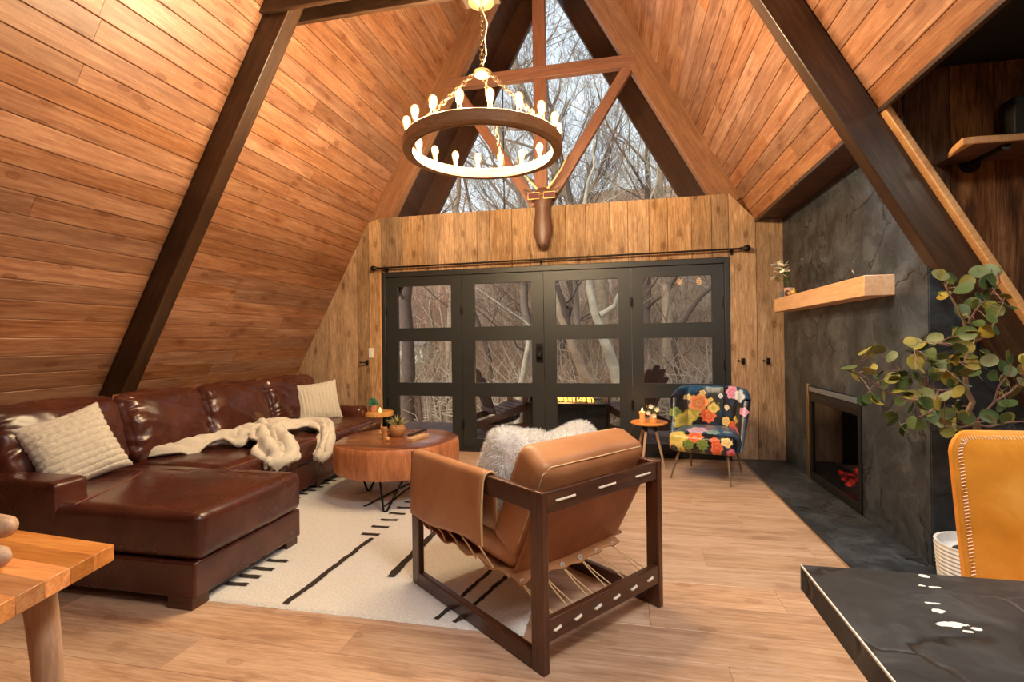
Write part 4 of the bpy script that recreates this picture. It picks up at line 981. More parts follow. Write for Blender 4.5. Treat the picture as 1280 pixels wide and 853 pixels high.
# ------------------------------------------------------------------ round side table by the sofa end
st = thing('round_side_table', 'honey wood round side table at the sofa end by the doors', 'side table', (-2.67, 5.32, 0))
TX, TY = -2.72, 5.30
B().lathe([(.001, .425), (.165, .425), (.170, .430), (.170, .473), (.165, .478), (.001, .478)], 48, c=(TX, TY, 0)).build('table_top', 'honey_wood', st, world=True, smooth=35)
for k in range(3):
    a = 2*math.pi*k/3-.5; B().tube([(TX+.05*math.cos(a), TY+.05*math.sin(a), .425), (TX+.02*math.cos(a), TY+.02*math.sin(a), .22), (TX+.15*math.cos(a+.4), TY+.15*math.sin(a+.4), .0)], [.024, .026, .020], 12).build('leg', 'honey_wood', st, world=True, smooth=50)
def succulent(label, x, y, z, s=1):
    t_ = thing('potted_succulent', label, 'plant', (x, y, z))
    B().lathe([(.026*s, 0), (.036*s, .055*s), (.040*s, .055*s), (.040*s, .066*s), (.035*s, .066*s), (.033*s, .058*s), (.0, .058*s)], 20, c=(x, y, z)).build('pot', 'terracotta', t_, world=True, smooth=40)
    b = B(); r_ = random.Random(int(x*100))
    for L in range(4):
        for k in range(8-L):
            a = k*6.283/(8-L)+L*.5; e = .25+L*.32; l_ = (.062-L*.004)*s; d = Vector((math.cos(a)*math.cos(e), math.sin(a)*math.cos(e), math.sin(e)))
            c0 = Vector((x, y, z+.058*s+L*.010)); b.tube([c0, c0+d*l_*.5, c0+d*l_*.85+Vector((0, 0, .006)), c0+d*l_+Vector((0, 0, .012))], [.006*s, .012*s, .009*s, .001], 6, flat=.5)
    b.build('rosette', 'succulent', t_, world=True, smooth=True)
succulent('green succulent in a terracotta pot on the honey wood side table', -2.75, 5.24, .478, 1.15)
t_ = thing('tealight', 'lit cream tealight beside the terracotta succulent', 'candle', (-2.655, 5.22, .478))
B().lathe([(.001, 0), (.018, 0), (.018, .032), (.014, .034), (.001, .032)], 16, c=(-2.655, 5.22, .478)).build('wax', 'wax_cream', t_, world=True, smooth=40)
B().sphere((-2.655, 5.22, .478+.042), .005, 8, 6, (1, 1, 1.7)).build('flame', 'flame', t_, world=True, smooth=True)

# ------------------------------------------------------------------ small round table by the floral chair
at = thing('three_leg_table', 'small round wooden table on three legs beside the floral chair', 'side table', (.27, 5.17, 0))
AXX, AYY = .263, 5.17
B().lathe([(.001, .418), (.165, .418), (.180, .426), (.180, .436), (.174, .441), (.001, .441)], 48, c=(AXX, AYY, 0)).build('table_top', 'butcher', at, world=True, smooth=35)
for k, (fx, fy) in enumerate(((.40, 5.06), (.18, 4.98), (.13, 5.30))):
    ux, uy = AXX+(fx-AXX)*.35, AYY+(fy-AYY)*.35
    lg = B().tube([(ux, uy, .418), (fx, fy, 0)], [.015, .011], 12).build('leg', 'ash_leg', at, world=True, smooth=50)
    q = Vector((ux, uy, .418)).lerp(Vector((fx, fy, 0)), .16)
    B().tube([(ux, uy, .419), q], [.0165, .0165], 12).build('leg_cap', 'black_metal', lg, world=True, smooth=50)
t_ = thing('pillar_candle', 'lit orange candle on the small three leg table', 'candle', (.195, 5.12, .441))
B().lathe([(.028, 0), (.032, .01), (.024, .045), (.026, .07), (.033, .095), (.030, .104), (.026, .098), (.001, .094)], 20, c=(.195, 5.12, .441)).build('wax', 'wax', t_, world=True, smooth=50)
B().lathe([(.002, .094), (.006, .106), (.0075, .116), (.004, .130), (.0006, .142)], 10, c=(.195, 5.12, .441)).build('flame', 'flame', t_, world=True, smooth=True)
l = bpy.data.lights.new('candle_light', 'POINT'); l.energy = .7; l.color = (1, .55, .22); l.shadow_soft_size = .02
lo = bpy.data.objects.new('candle_light', l); COL.objects.link(lo); lo.location = (.195, 5.12, .60)
t_ = thing('flower_pot', 'orange cup of pale flowers on the small three leg table', 'planter', (.295, 5.11, .441))
B().lathe([(.028, 0), (.033, .004), (.034, .075), (.030, .075), (.028, .06), (.001, .06)], 20, c=(.295, 5.11, .441)).build('pot', 'wax', t_, world=True, smooth=40)
r8 = random.Random(8)
b = B()
for k in range(70):
    a = r8.uniform(0, 6.28); e = r8.uniform(.2, 1.4); L = r8.uniform(.05, .13); d = Vector((math.cos(a)*math.cos(e), math.sin(a)*math.cos(e), math.sin(e))); c0 = Vector((.295, 5.11, .505)); s = d.cross(Vector((.3, .2, 1))).normalized()*.007
    b.add([c0+d*L*.4, c0+d*L*.7+s, c0+d*L, c0+d*L*.7-s], [(0, 1, 2, 3)])
b.build('foliage', 'stem', t_, world=True, kind='stuff')
for (dx, dy, dz) in ((-.045, -.05, .10), (.035, -.055, .135), (.005, -.06, .075), (-.02, -.03, .16)):
    f = B(); c = Vector((.295+dx, 5.11+dy, .441+dz))
    for L in range(3):
        for k in range(7):
            a = k*.8976+L*.4; r_ = .026-L*.007; u = Vector((math.cos(a), -.5, math.sin(a))); v = Vector((-math.sin(a), 0, math.cos(a)))*.010
            f.add([c, c+u*r_*.6+v, c+u*r_+Vector((0, -.004*L, 0)), c+u*r_*.6-v], [(0, 1, 2, 3)])
    f.build('flower', 'petal', t_, world=True)

# ------------------------------------------------------------------ leather sling armchair (local axes: x across the back, y towards the front)
CHA = math.radians(52.0)
ac = thing('sling_armchair', 'tan leather sling armchair on a dark wooden frame seen from behind', 'armchair', (-.296, 1.85, 0), CHA)
def P(name, b, mat, **k): return b.build(name, mat, ac, **k)
Wc, Dc, Hc, tk, pw = .772, 1.0, .685, .034, .070
WM = 'walnut_chair'
for u0 in (0, Wc-tk):
    uc = u0+tk/2
    for nm, p0, p1 in (('rear_post', (uc, pw/2, 0), (uc, pw/2, Hc)), ('front_post', (uc, Dc-pw/2, 0), (uc, Dc-pw/2, Hc)), ('top_rail', (uc, pw-.002, Hc-.041), (uc, Dc-pw+.002, Hc-.041)), ('bottom_rail', (uc, pw-.002, .036), (uc, Dc-pw+.002, .036))):
        horizontal = p0[2] == p1[2]
        member(nm, WM, p0, p1, (1, 0, 0), tk, .082 if nm == 'top_rail' else pw, ac, bevel=.006)
        bpy.data.objects[-1] if False else None
member('rear_top_rail', WM, (tk, .020, .640), (Wc-tk, .020, .640), (0, 1, 0), .026, .082, ac, bevel=.004)
member('rear_bottom_rail', WM, (tk, .018, .158), (Wc-tk, .018, .158), (0, 1, 0), .030, .086, ac, bevel=.004)
member('front_rail', WM, (tk, Dc-.04, .36), (Wc-tk, Dc-.04, .36), (0, 1, 0), .028, .07, ac, bevel=.004)
for u in (.135, .385, .635):
    B().tube([(u-.052, .010, .6405), (u-.050, .004, .6405), (u+.050, .004, .6405), (u+.052, .010, .6405)], .0048, 8).build('lace', 'cord_white', ac, smooth=True)
EY = [.05, .165, .28, .395, .505, .62]
for i, u in enumerate([.075, .19, .31, .43, .55, .67]):
    B().tube([(u-.018, .010, .154), (u-.016, -.001, .154), (u+.016, -.001, .160), (u+.018, .010, .160)], .0055, 8).build('lace', 'cord_white', ac, smooth=True)
    for s in (-1, 1):
        B().tube([(EY[i], .182, .274), (EY[i]+(u+s*.018-EY[i])*.5, .11, .228), (u+s*.018, .032, .185)], .0032, 6).build('cord', 'cord', ac, smooth=True)
    B().lathe([(.005, 0), (.012, 0), (.012, .005), (.005, .005)], 14, M4=Matrix.Translation((EY[i], .178, .279)) @ Matrix.Rotation(math.radians(70), 4, 'X'), cap=False).build('eyelet', 'eyelet', ac, smooth=40)
# sling: back sheet, seat sheet, flap with eyelets
def sheet(fn, name, mat, th, n=24, m=24, smooth=60):
    b = B(); b.grid(fn, n, m); o = b.build(name, mat, ac, smooth=smooth); md = o.modifiers.new('solid', 'SOLIDIFY'); md.thickness = th; md.offset = 0; return o
def back_fn(u, v):
    x = .042+u*(.690-.03*v); y = .036+.190*v; z = .672-.385*v
    return (x, y+.010*math.sin(math.pi*u)*math.sin(math.pi*v), z-.018*math.sin(math.pi*u)*v)
sheet(back_fn, 'sling_back', 'brown_sling', .006)
def flap_fn(u, v):
    x = .030+u*.645; sc_ = .014*math.cos((x-.05)/.114*2*math.pi)
    return (x, .228-.060*v-sc_*v*.6, .300-.028*v-.014*math.sin(math.pi*u)*(1-v)+.008*v*math.sin(u*9))
sheet(flap_fn, 'sling_flap', 'tan_leather', .005, 40, 6)
def seat_fn(u, v):
    x = .018+u*.736; y = .222+v*.73; ed = abs(2*u-1)**2
    z = .288+.012*math.sin(v*3)+.10*max(0, v-.75)*2-.030*(1-ed)*math.sin(math.pi*v)+.012*math.sin(v*26)*ed
    return (x, y, z)
sheet(seat_fn, 'sling_seat', 'tan_leather', .006, 24, 40)
B().cushion((.67, .72, .15), .055, (.010, .012, .020), 18, .006, 6, 71, Matrix.Translation((.386, .575, .385)) @ Matrix.Rotation(math.radians(5), 4, 'X')).build('seat_cushion', 'tan_leather', ac, smooth=60)
BT = Matrix.Translation((.372, .205, .592)) @ Matrix.Rotation(math.radians(26), 4, 'X')
B().cushion((.655, .175, .47), .042, (.006, .012, .010), 20, .005, 6, 75, BT).build('back_cushion', 'tan_leather', ac, smooth=60)
def pipe(pts, parent=ac): B().tube([BT @ Vector(p) for p in pts], .0028, 5).build('piping', 'stitch', parent, smooth=True)
hx, hy, hz = .655/2-.011, .175/2-.011, .47/2-.011
pipe([(-hx, -hy, -.15), (-hx, -hy, hz-.03), (-hx+.03, -hy, hz), (0, -hy-.003, hz+.003), (hx-.03, -hy, hz), (hx, -hy, hz-.03), (hx, -hy, -.15)])
pipe([(-hx, hy, -.15), (-hx, hy, hz-.03), (-hx+.03, hy, hz), (0, hy, hz+.003), (hx-.03, hy, hz)])
# leather drapes over both arm rails
for side, u0, nm in ((-1, 0, 'arm_drape'), (1, Wc-tk, 'arm_drape')):
    def arm_fn(u, v, side=side, u0=u0):
        # v runs from outer lower edge over the rail to the inner lower edge
        y = .345+u*.615; wav = .006*math.sin(u*17+v*3)
        zt = Hc+.010; out = u0-.012 if side < 0 else u0+tk+.012; inn = u0+tk+.014 if side < 0 else u0-.014
        zb_out = .392-.02*u+.010*math.sin(u*7); zb_in = .40
        if v < .42: t_ = v/.42; return (out+side*(.006*math.sin(t_*3.14)+.014*(1-t_)), y+wav, zb_out+(zt-.02-zb_out)*t_)
        if v < .58:
            a = (v-.42)/.16*math.pi; cx = (out+inn)/2; r = abs(out-inn)/2
            return (cx+side*r*math.cos(a), y, zt-.02+.022*math.sin(a))
        t_ = (v-.58)/.42; return (inn-side*(.03*t_*t_+.004*math.sin(t_*6)), y+wav, zt-.02-(zt-.02-zb_in)*t_)
    o = sheet(arm_fn, nm, 'tan_leather', .008, 26, 44, 70)
    ydr = .345-.002
    ev = [arm_fn(0, k/40) for k in range(41)]
    B().tube([(p[0], p[1]-.003, p[2]) for p in ev], .0055, 6).build('drape_hem', 'cord', ac, smooth=True)
    for i in range(5):
        y = .40+i*.125; xo = (u0-.026) if side < 0 else u0+tk+.026
        B().tube([(xo*.7, y, .400-.02*i/5), (u0+(.01 if side < 0 else tk-.01), y-.03-.01*i, .335), (u0+(.02 if side < 0 else tk-.02), y-.075, .292)], .0042, 6).build('cord', 'cord', ac, smooth=True)
B().lathe([(.0, 0), (.013, .0), (.013, .006), (.0, .007)], 14, M4=Matrix.Translation((-.0, .385, .41)) @ Matrix.Rotation(-math.pi/2, 4, 'Y')).build('eyelet', 'brass', ac, smooth=40)

def fur_pillow(label, loc, rot, size, seed, n=15000):
    t_ = thing('fur_pillow', label, 'pillow', tuple(MW[ac.name] @ Vector(loc)), CHA)
    R_ = Euler(rot, 'XYZ').to_matrix().to_4x4()
    b = B().cushion(size, size[1]*.45, (.0, .03, .0), 12, .010, 6, seed, R_)
    o = b.build('cover', 'fur', t_, smooth=True)
    me = o.data; r_ = random.Random(seed); ps = list(me.polygons); f = B(); tot = sum(p.area for p in ps)
    for p in ps:
        k = max(1, int(n*p.area/tot)); vs = [me.vertices[i].co for i in p.vertices]
        for _ in range(k):
            a, c = r_.random(), r_.random(); q = (vs[0]*(1-a)+vs[1]*a)*(1-c)+(vs[3]*(1-a)+vs[2]*a)*c if len(vs) == 4 else vs[0]
            w = noise.noise_vector(q*14+Vector((seed, 0, 0)))
            d = (p.normal+w*.7+Vector((r_.uniform(-.35, .35), r_.uniform(-.35, .35), r_.uniform(-.5, .15)))).normalized(); L = r_.uniform(.014, .026)
            s = d.cross(Vector((r_.uniform(-1, 1), r_.uniform(-1, 1), r_.uniform(-1, 1)))).normalized()*.0011
            m_ = q+d*L*.6; e = q+(d+Vector((0, 0, -.25))).normalized()*L
            f.add([q-s, q+s, m_+s*.7, m_-s*.7, e], [(0, 1, 2, 3), (3, 2, 4)])
    f.build('fur', 'fur', t_, kind='stuff')
fur_pillow('fluffy pale grey fur pillow at the near arm of the leather armchair', (.235, .44, .645), (math.radians(16), math.radians(12), math.radians(-8)), (.33, .15, .40), 3)
fur_pillow('fluffy pale grey fur pillow at the far arm of the leather armchair', (.55, .43, .635), (math.radians(20), math.radians(-8), math.radians(6)), (.38, .15, .36), 8)

# ------------------------------------------------------------------ floral velvet chair
YL, YM, YC = (.72, .56, .14), (.50, .42, .05), (.30, .34, .03)
OR, OM, OC = (.85, .26, .09), (.80, .38, .16), (.55, .06, .08)
RE, RM, RC = (.70, .09, .04), (.85, .22, .08), (.10, .09, .02)
GR, GM, GC = (.14, .22, .04), (.24, .32, .08), (.05, .12, .02)
CR, CM, CC = (.85, .62, .22), (.90, .72, .34), (.70, .30, .04)
PK, PM, PC = (.70, .22, .42), (.80, .42, .60), (.45, .05, .20)
WH, WM_, WC = (.70, .74, .78), (.55, .62, .70), (.30, .40, .50)
def floral(name, ymix, blooms, blue):
    m, nt = new_mat(name); t = NT(nt); tc = t.tc()
    sep = t.n('ShaderNodeSeparateXYZ'); t.l(tc, sep.inputs[0])
    wv = t.noise(tc, 11, 3, .5, 0, 1); sw = t.n('ShaderNodeSeparateColor'); t.l(wv, sw.inputs[0])
    X_ = t.math('ADD', sep.outputs['X'], t.math('MULTIPLY', t.math('SUBTRACT', sw.outputs[0], .5), .028))
    W_ = t.math('ADD', sep.outputs['Z'], t.math('MULTIPLY', sep.outputs['Y'], ymix))
    blu = t.math('ADD', t.noise(tc, 7, 3, .6), t.math('MULTIPLY', t.ramp(W_, blue), .2))
    W_ = t.math('ADD', W_, t.math('MULTIPLY', t.math('SUBTRACT', sw.outputs[1], .5), .028))
    col = t.ramp(blu, [(.46, (.005, .006, .009)), (.58, (.006, .024, .06)), (.74, (.014, .085, .20))])
    lv = t.voronoi(t.mapping(tc, (26, 26, 34)), 1.0); lm = t.math('MULTIPLY', t.ramp(lv, [(.14, 1.0), (.24, 0.0)]), t.ramp(t.noise(tc, 6.5, 2), [(.53, 0.0), (.58, 1.0)]))
    col = t.mix(lm, col, (.20, .19, .04))
    for (cx, cw, R, pet, edge, mid, cen) in blooms:
        R *= 1.12
        dx = t.math('SUBTRACT', X_, cx); dw = t.math('SUBTRACT', W_, cw)
        r = t.math('SQRT', t.math('ADD', t.math('MULTIPLY', dx, dx), t.math('MULTIPLY', dw, dw))); an = t.math('ARCTAN2', dw, dx)
        ed = t.math('ADD', t.math('MULTIPLY', t.math('ABSOLUTE', t.math('COSINE', t.math('MULTIPLY', an, pet*.5))), .30*R), R*.80)
        q = t.math('DIVIDE', r, ed)
        ring = t.math('ADD', q, t.math('MULTIPLY', t.math('COSINE', t.math('MULTIPLY', t.math('ADD', an, t.math('MULTIPLY', r, 60.0)), pet*2.0)), .10))
        c = t.ramp(ring, [(.0, cen), (.22, mid), (.40, tuple(v*.62 for v in edge)), (.6, edge), (.85, mid), (1.0, tuple(v*.4 for v in edge))])
        col = t.mix(t.ramp(q, [(.97, 1.0), (1.0, 0.0)]), col, c)
    t.principled(col, .33, 0, t.bump(t.noise(tc, 14, 3, .6), .35, .01), sheen=.08, spec=.5); M[name] = m
floral('floral_back', 0.0, ((-.165, .55, .055, 6, YL, YM, YC), (-.22, .49, .070, 5, YL, YM, YC), (-.30, .56, .04, 5, GR, GM, GC), (-.13, .635, .078, 5, OR, OM, OC), (-.045, .51, .062, 8, RE, RM, RC), (.0, .585, .045, 4, CR, YM, YC), (-.10, .725, .024, 5, CR, CM, CC), (-.22, .69, .024, 5, CR, CM, CC), (-.03, .66, .02, 4, CR, YM, YC),
    (.17, .745, .055, 6, PK, PM, PC), (.245, .725, .048, 5, WH, WM_, WC), (.125, .60, .024, 4, CR, WH, WH), (.12, .47, .040, 5, CR, CM, CC), (.185, .45, .032, 3, RE, RM, OC), (.23, .42, .034, 5, PK, RE, OC), (.22, .51, .026, 4, CR, YM, YC), (.06, .70, .022, 4, WH, WM_, WC), (.30, .60, .035, 5, PK, PM, PC)), [(.70, 0.0), (.78, 1.0)])
floral('floral_seat', .8, ((-.205, .375-.224, .082, 5, YL, (.62, .52, .14), YC), (-.05, .395-.224, .062, 8, RE, OR, OM), (-.10, .31-.224, .040, 9, GR, GM, GC), (.015, .315-.224, .044, 9, GR, GM, GC), (.11, .365-.224, .036, 4, RE, RM, OC), (.13, .305-.224, .042, 5, RE, RM, OC), (.205, .365-.224, .044, 5, CR, CM, CC), (.245, .275-.224, .036, 4, PK, RE, OC), (-.17, .275-.224, .03, 5, CR, YM, YC),
    (-.06, .31, .080, 6, (.58, .40, .66), (.70, .52, .76), PC), (.08, .28, .050, 6, (.10, .32, .36), (.30, .52, .50), GC), (.19, .33, .035, 5, (.10, .28, .50), (.30, .52, .70), WC), (-.29, .30-.224, .03, 5, PK, RE, OC)), [(.20, 0.0), (.24, 1.0)])
M['chair_leg'] = plain('chair_leg', (.22, .15, .10), .4, .3)

fc = thing('floral_chair', 'floral print dark velvet accent chair with thin splayed legs', 'chair', (.765, 4.885, 0), math.radians(-20))
b = B().cushion((.56, .56, .165), .045, (.008, .02, .028), 18, .004, 6, 5, Matrix.Translation((0, -.01, .338)))
b.build('seat', 'floral_seat', fc, smooth=60)
def shell(u, v, off=0.0):
    tt = (u*2-1); a = tt*1.42
    fl = 1+.14*v; R = .285+off
    x = R*fl*math.sin(a)/math.sin(1.42)*(.93+.02*v)*1.04
    y = .27+off+.10*v-(.40-.10*v)*(1-math.cos(a))/(1-math.cos(1.42))
    top = .785-.03*abs(tt)**4-(.06*max(0, abs(tt)-.75)*4 if abs(tt) > .75 else 0)
    z = .27+(top-.27)*v
    return Vector((x, y, z))
def sh_in(u, v):
    p = shell(u, v); c = Vector((0, 0, p.z)); d = (Vector((p.x, p.y-.0, 0))-Vector((0, -.05, 0))).normalized()
    tuft = .020*abs(math.sin(u*math.pi*5))**.5*min(1, v*3)*(1 if v < .97 else .3)
    return tuple(p-d*(.02+tuft))
def sh_out(u, v):
    p = shell(u, v); d = (Vector((p.x, p.y, 0))-Vector((0, -.05, 0))).normalized(); return tuple(p+d*.035)
b = B(); nu, nv = 50, 14
b.grid(sh_in, nu, nv); b.grid(sh_out, nu, nv)
def top_(u, v):
    a_, c_ = Vector(sh_in(u, 1)), Vector(sh_out(u, 1)); q = a_.lerp(c_, v); q.z += .014*math.sin(math.pi*v); return tuple(q)
b.grid(top_, nu, 5)
for uu in (0, 1):
    def sd_(u, v, uu=uu):
        a_, c_ = Vector(sh_in(uu, u)), Vector(sh_out(uu, u)); q = a_.lerp(c_, v); q.y -= .012*math.sin(math.pi*v); return tuple(q)
    b.grid(sd_, nv, 4)
def bt(u, v): return tuple(Vector(sh_in(u, 0)).lerp(Vector(sh_out(u, 0)), v))
b.grid(bt, nu, 1)
b.build('backrest', 'floral_back', fc, smooth=60)
for (tx, ty_, fx, fy) in ((-.20, -.20, -.275, -.245), (.20, -.20, .235, -.285), (-.20, .20, -.215, .285), (.20, .20, .245, .26)):
    B().tube([(tx, ty_, .27), (fx, fy, 0)], [.014, .0075], 10).build('leg', 'chair_leg', fc, smooth=50)

# ------------------------------------------------------------------ black stone dining table and yellow chair
dt = thing('stone_table', 'black veined stone table top cut by the lower edge of the photo', 'table', (1.0, .5, 0))
B().box2((.381, -.25, .695), (1.75, 1.219, .7495)).build('table_top', 'stone_table', dt, world=True)
b = B().box2((.379, -.25, .7465), (.382, 1.2195, .7505)).box2((.379, 1.217, .695), (.3815, 1.2195, .750)); b.build('edge_strip', 'eyelet', dt, world=True, label='thin pale strip painted as the edge highlight')  # pale strip stands in for the bright highlight along the slab edge
b = B().box2((.95, .15, .03), (1.25, .80, .695)).box2((.85, .05, .0), (1.35, .90, .03)); b.build('pedestal', 'black_metal', dt, world=True, bevel=.004)
yc = thing('dining_chair', 'mustard yellow leather dining chair behind the black stone table', 'chair', (1.12, 1.40, 0))
T = Matrix.Translation((1.115, 1.60, .725)) @ Matrix.Rotation(math.radians(-6), 4, 'X')
def yb_(u, v, sg):
    x, z = (u*2-1), (v*2-1); k = max(abs(x), abs(z)); cr = .10
    hx_, hz_ = .243-.012*(1-v), .265
    X = x*hx_; Z = z*hz_
    # rounded corners
    ex, ez = max(0, abs(X)-(hx_-.06)), max(0, abs(Z)-(hz_-.06))
    if ex > 0 and ez > 0:
        r_ = math.hypot(ex, ez); m_ = max(ex, ez); f_ = m_/r_; X = math.copysign(hx_-.06+ex*f_, X); Z = math.copysign(hz_-.06+ez*f_, Z)
    ed = (1-abs(x)**6)*(1-abs(z)**6)
    return tuple(T @ Vector((X, sg*(.008+.020*max(ed, 0)**.5)-.045*(x*x)+.02, Z)))
b = B(); b.grid(lambda u, v: yb_(u, v, -1), 28, 28); b.grid(lambda u, v: yb_(u, v, 1), 28, 28)
for e in range(4):
    def edge(u, v, e=e):
        q = [(u, 0), (u, 1), (0, u), (1, u)][e]; return tuple(Vector(yb_(*q, -1)).lerp(Vector(yb_(*q, 1)), v))
    b.grid(edge, 28, 2)
b.build('backrest', 'yellow_leather', yc, world=True, smooth=50)
b = B()
for k in range(58):
    v = k/58; p = Vector(yb_(.022, v, -1)); p2 = Vector(yb_(.046, v+.006, -1)); b.tube([p+Vector((0, -.002, 0)), p2+Vector((0, -.0025, 0))], .0008, 4)
for k in range(56):
    u = .04+k/58; p = Vector(yb_(u, .978, -1)); p2 = Vector(yb_(u+.006, .958, -1)); b.tube([p+Vector((0, -.002, 0)), p2+Vector((0, -.0025, 0))], .0008, 4)
b.build('stitching', 'cord_white', yc, world=True, kind='stuff')
B().cushion((.46, .44, .07), .03, (.005, .005, .012), 12, 0, 1, 1, Matrix.Translation((1.115, 1.37, .455))).build('seat', 'yellow_leather', yc, world=True, smooth=60)
for x, y in ((.93, 1.20), (1.30, 1.20), (.93, 1.55), (1.30, 1.55)): B().tube([(x, y, .43), (x+(x-1.115)*.15, y+(y-1.37)*.15, 0)], .011, 8).build('leg', 'black_metal', yc, world=True, smooth=50)

# ------------------------------------------------------------------ butcher-block table at the left edge
bt_ = thing('butcher_block_table', 'orange butcher block table at the left edge of the photo', 'table', (-1.7, .9, 0))
x_l = -2.4; z0, z1 = .7105, .7498
def edge_y(x, far): # far edge / near edge lines
    return 1.034+(-1.261-x)*.093 if far else .50
ystrip = [(k*.062, (k+1)*.062) for k in range(10)]
nst = 10
for k in range(nst):
    # staves run along x, cut at the slanting right hand end
    def pt(x, s): return (x, (1.034+(-1.261-x)*.093)-s)
    s0, s1 = ystrip[k][0], ystrip[k][1]; xr_ = lambda s: -1.261+.252*s
    poly = [pt(x_l, s1), pt(xr_(s1)-.0005, s1), pt(xr_(s0)-.0005, s0), pt(x_l, s0)]
    F = Matrix.Translation((-1.8, 1.0-s0, .73))
    B().prism(poly, z0, z1).build('stave', 'butcher', bt_, world=True, xf=Mx(bt_).inverted() @ F, bevel=.0012, seg=1)
for pts, r in (([(-1.402, .955, .712), (-1.388, .955, .62), (-1.372, .955, .50), (-1.366, .955, .40), (-1.372, .96, .20), (-1.39, .97, 0)], [.040, .040, .037, .034, .028, .022]),
               ([(-1.50, .86, .712), (-1.56, .86, .55), (-1.60, .86, .30), (-1.62, .86, 0)], [.04, .038, .03, .022]),
               ([(-1.42, .70, .712), (-1.37, .76, .60), (-1.325, .80, .52), (-1.29, .82, .42), (-1.24, .84, .2), (-1.22, .85, 0)], [.034, .034, .032, .03, .026, .02])):
    B().tube(pts, r, 14, flat=.72).build('leg', 'ash_leg', bt_, world=True, smooth=60)
kn = thing('wooden_knot', 'chunky rounded wooden knot ornament on the butcher block table', 'ornament', (-1.45, .88, .75))
B().tube([(-1.60, .90, .835), (-1.50, .885, .838), (-1.40, .87, .845), (-1.355, .865, .850), (-1.335, .862, .851)], [.030, .030, .029, .024, .008], 16).build('upper_link', 'ash_leg', kn, world=True, smooth=60)
B().tube([(-1.60, .80, .780), (-1.48, .83, .782), (-1.40, .845, .784), (-1.355, .855, .785), (-1.335, .857, .785)], [.033, .034, .033, .024, .008], 16).build('lower_link', 'ash_leg', kn, world=True, smooth=60)

# ------------------------------------------------------------------ big leafy plant in a ribbed pot
LEAVES = [(1.467, 2.727, 1.530), (1.591, 2.904, 1.524), (1.620, 2.814, 1.513), (1.647, 2.665, 1.540), (1.572, 2.599, 1.490), (1.842, 2.923, 1.439), (1.642, 2.586, 1.383), (1.488, 2.585, 1.452), (1.696, 2.883, 1.402), (1.594, 2.624, 1.317), (1.612, 2.670, 1.263), (1.596, 2.587, 1.277), (1.580, 2.846, 1.277), (1.532, 2.712, 1.270), (1.522, 2.882, 1.234), (1.544, 2.628, 1.229), (1.456, 2.542, 1.201), (1.459, 2.631, 1.235), (1.586, 2.762, 1.159), (1.762, 2.935, 1.159), (1.642, 2.723, 1.124), (1.623, 2.780, 1.116), (1.501, 2.700, 1.157), (1.506, 2.566, 1.087), (1.472, 2.801, 1.062), (1.510, 2.760, 1.038), (1.356, 2.511, 0.994), (1.471, 2.625, 0.993), (1.440, 2.525, 1.042), (1.343, 2.518, 0.954), (1.601, 2.859, 0.910), (1.397, 2.688, 0.882), (1.502, 2.818, 0.837), (1.594, 2.865, 0.821), (1.482, 2.730, 0.798), (1.470, 2.604, 0.825), (1.351, 2.610, 1.160), (1.362, 2.631, 1.119), (1.438, 2.910, 1.168), (1.500, 2.955, 1.200), (1.422, 2.858, 1.219), (1.338, 2.691, 1.132), (1.133, 2.666, 1.197), (1.109, 2.507, 1.190), (1.069, 2.526, 1.170), (1.251, 2.721, 1.147), (0.997, 2.540, 1.109), (1.099, 2.702, 1.068), (1.133, 2.657, 1.097), (1.280, 2.908, 1.054), (1.242, 2.626, 1.073), (1.210, 2.605, 1.054), (1.258, 2.613, 1.049), (1.274, 2.563, 1.078), (1.187, 2.646, 1.030), (1.225, 2.610, 1.003), (1.358, 2.812, 0.973), (1.372, 2.801, 0.958), (1.502, 2.954, 0.965), (1.313, 2.780, 0.932), (1.363, 2.775, 0.901), (1.193, 2.650, 0.967), (1.084, 2.495, 0.988), (1.113, 2.669, 0.954), (1.295, 2.814, 0.856), (1.268, 2.574, 0.871), (1.180, 2.482, 0.855), (1.308, 2.565, 0.943), (1.596, 2.513, 1.147), (1.814, 2.785, 1.126), (1.702, 2.686, 1.090), (1.637, 2.672, 1.070), (1.851, 2.945, 1.019), (1.768, 2.745, 0.998), (1.741, 2.786, 0.984), (1.601, 2.537, 0.955), (1.712, 2.727, 0.871), (1.618, 2.653, 0.871), (1.769, 2.719, 1.037), (1.900, 2.909, 0.836), (1.870, 2.881, 1.089), (1.555, 2.867, 1.460), (1.568, 2.635, 1.424), (1.703, 2.759, 1.362), (1.565, 2.662, 1.309), (1.727, 2.835, 1.393), (1.600, 2.815, 1.362), (1.413, 2.628, 1.164), (1.488, 2.718, 1.119), (1.416, 2.667, 1.122), (1.388, 2.748, 1.033), (1.427, 2.760, 0.968), (1.276, 2.541, 1.109), (1.590, 2.755, 1.096), (1.545, 2.708, 1.078), (1.511, 2.765, 0.883), (1.569, 2.739, 0.856), (1.707, 2.881, 1.561), (1.474, 2.536, 1.263)]
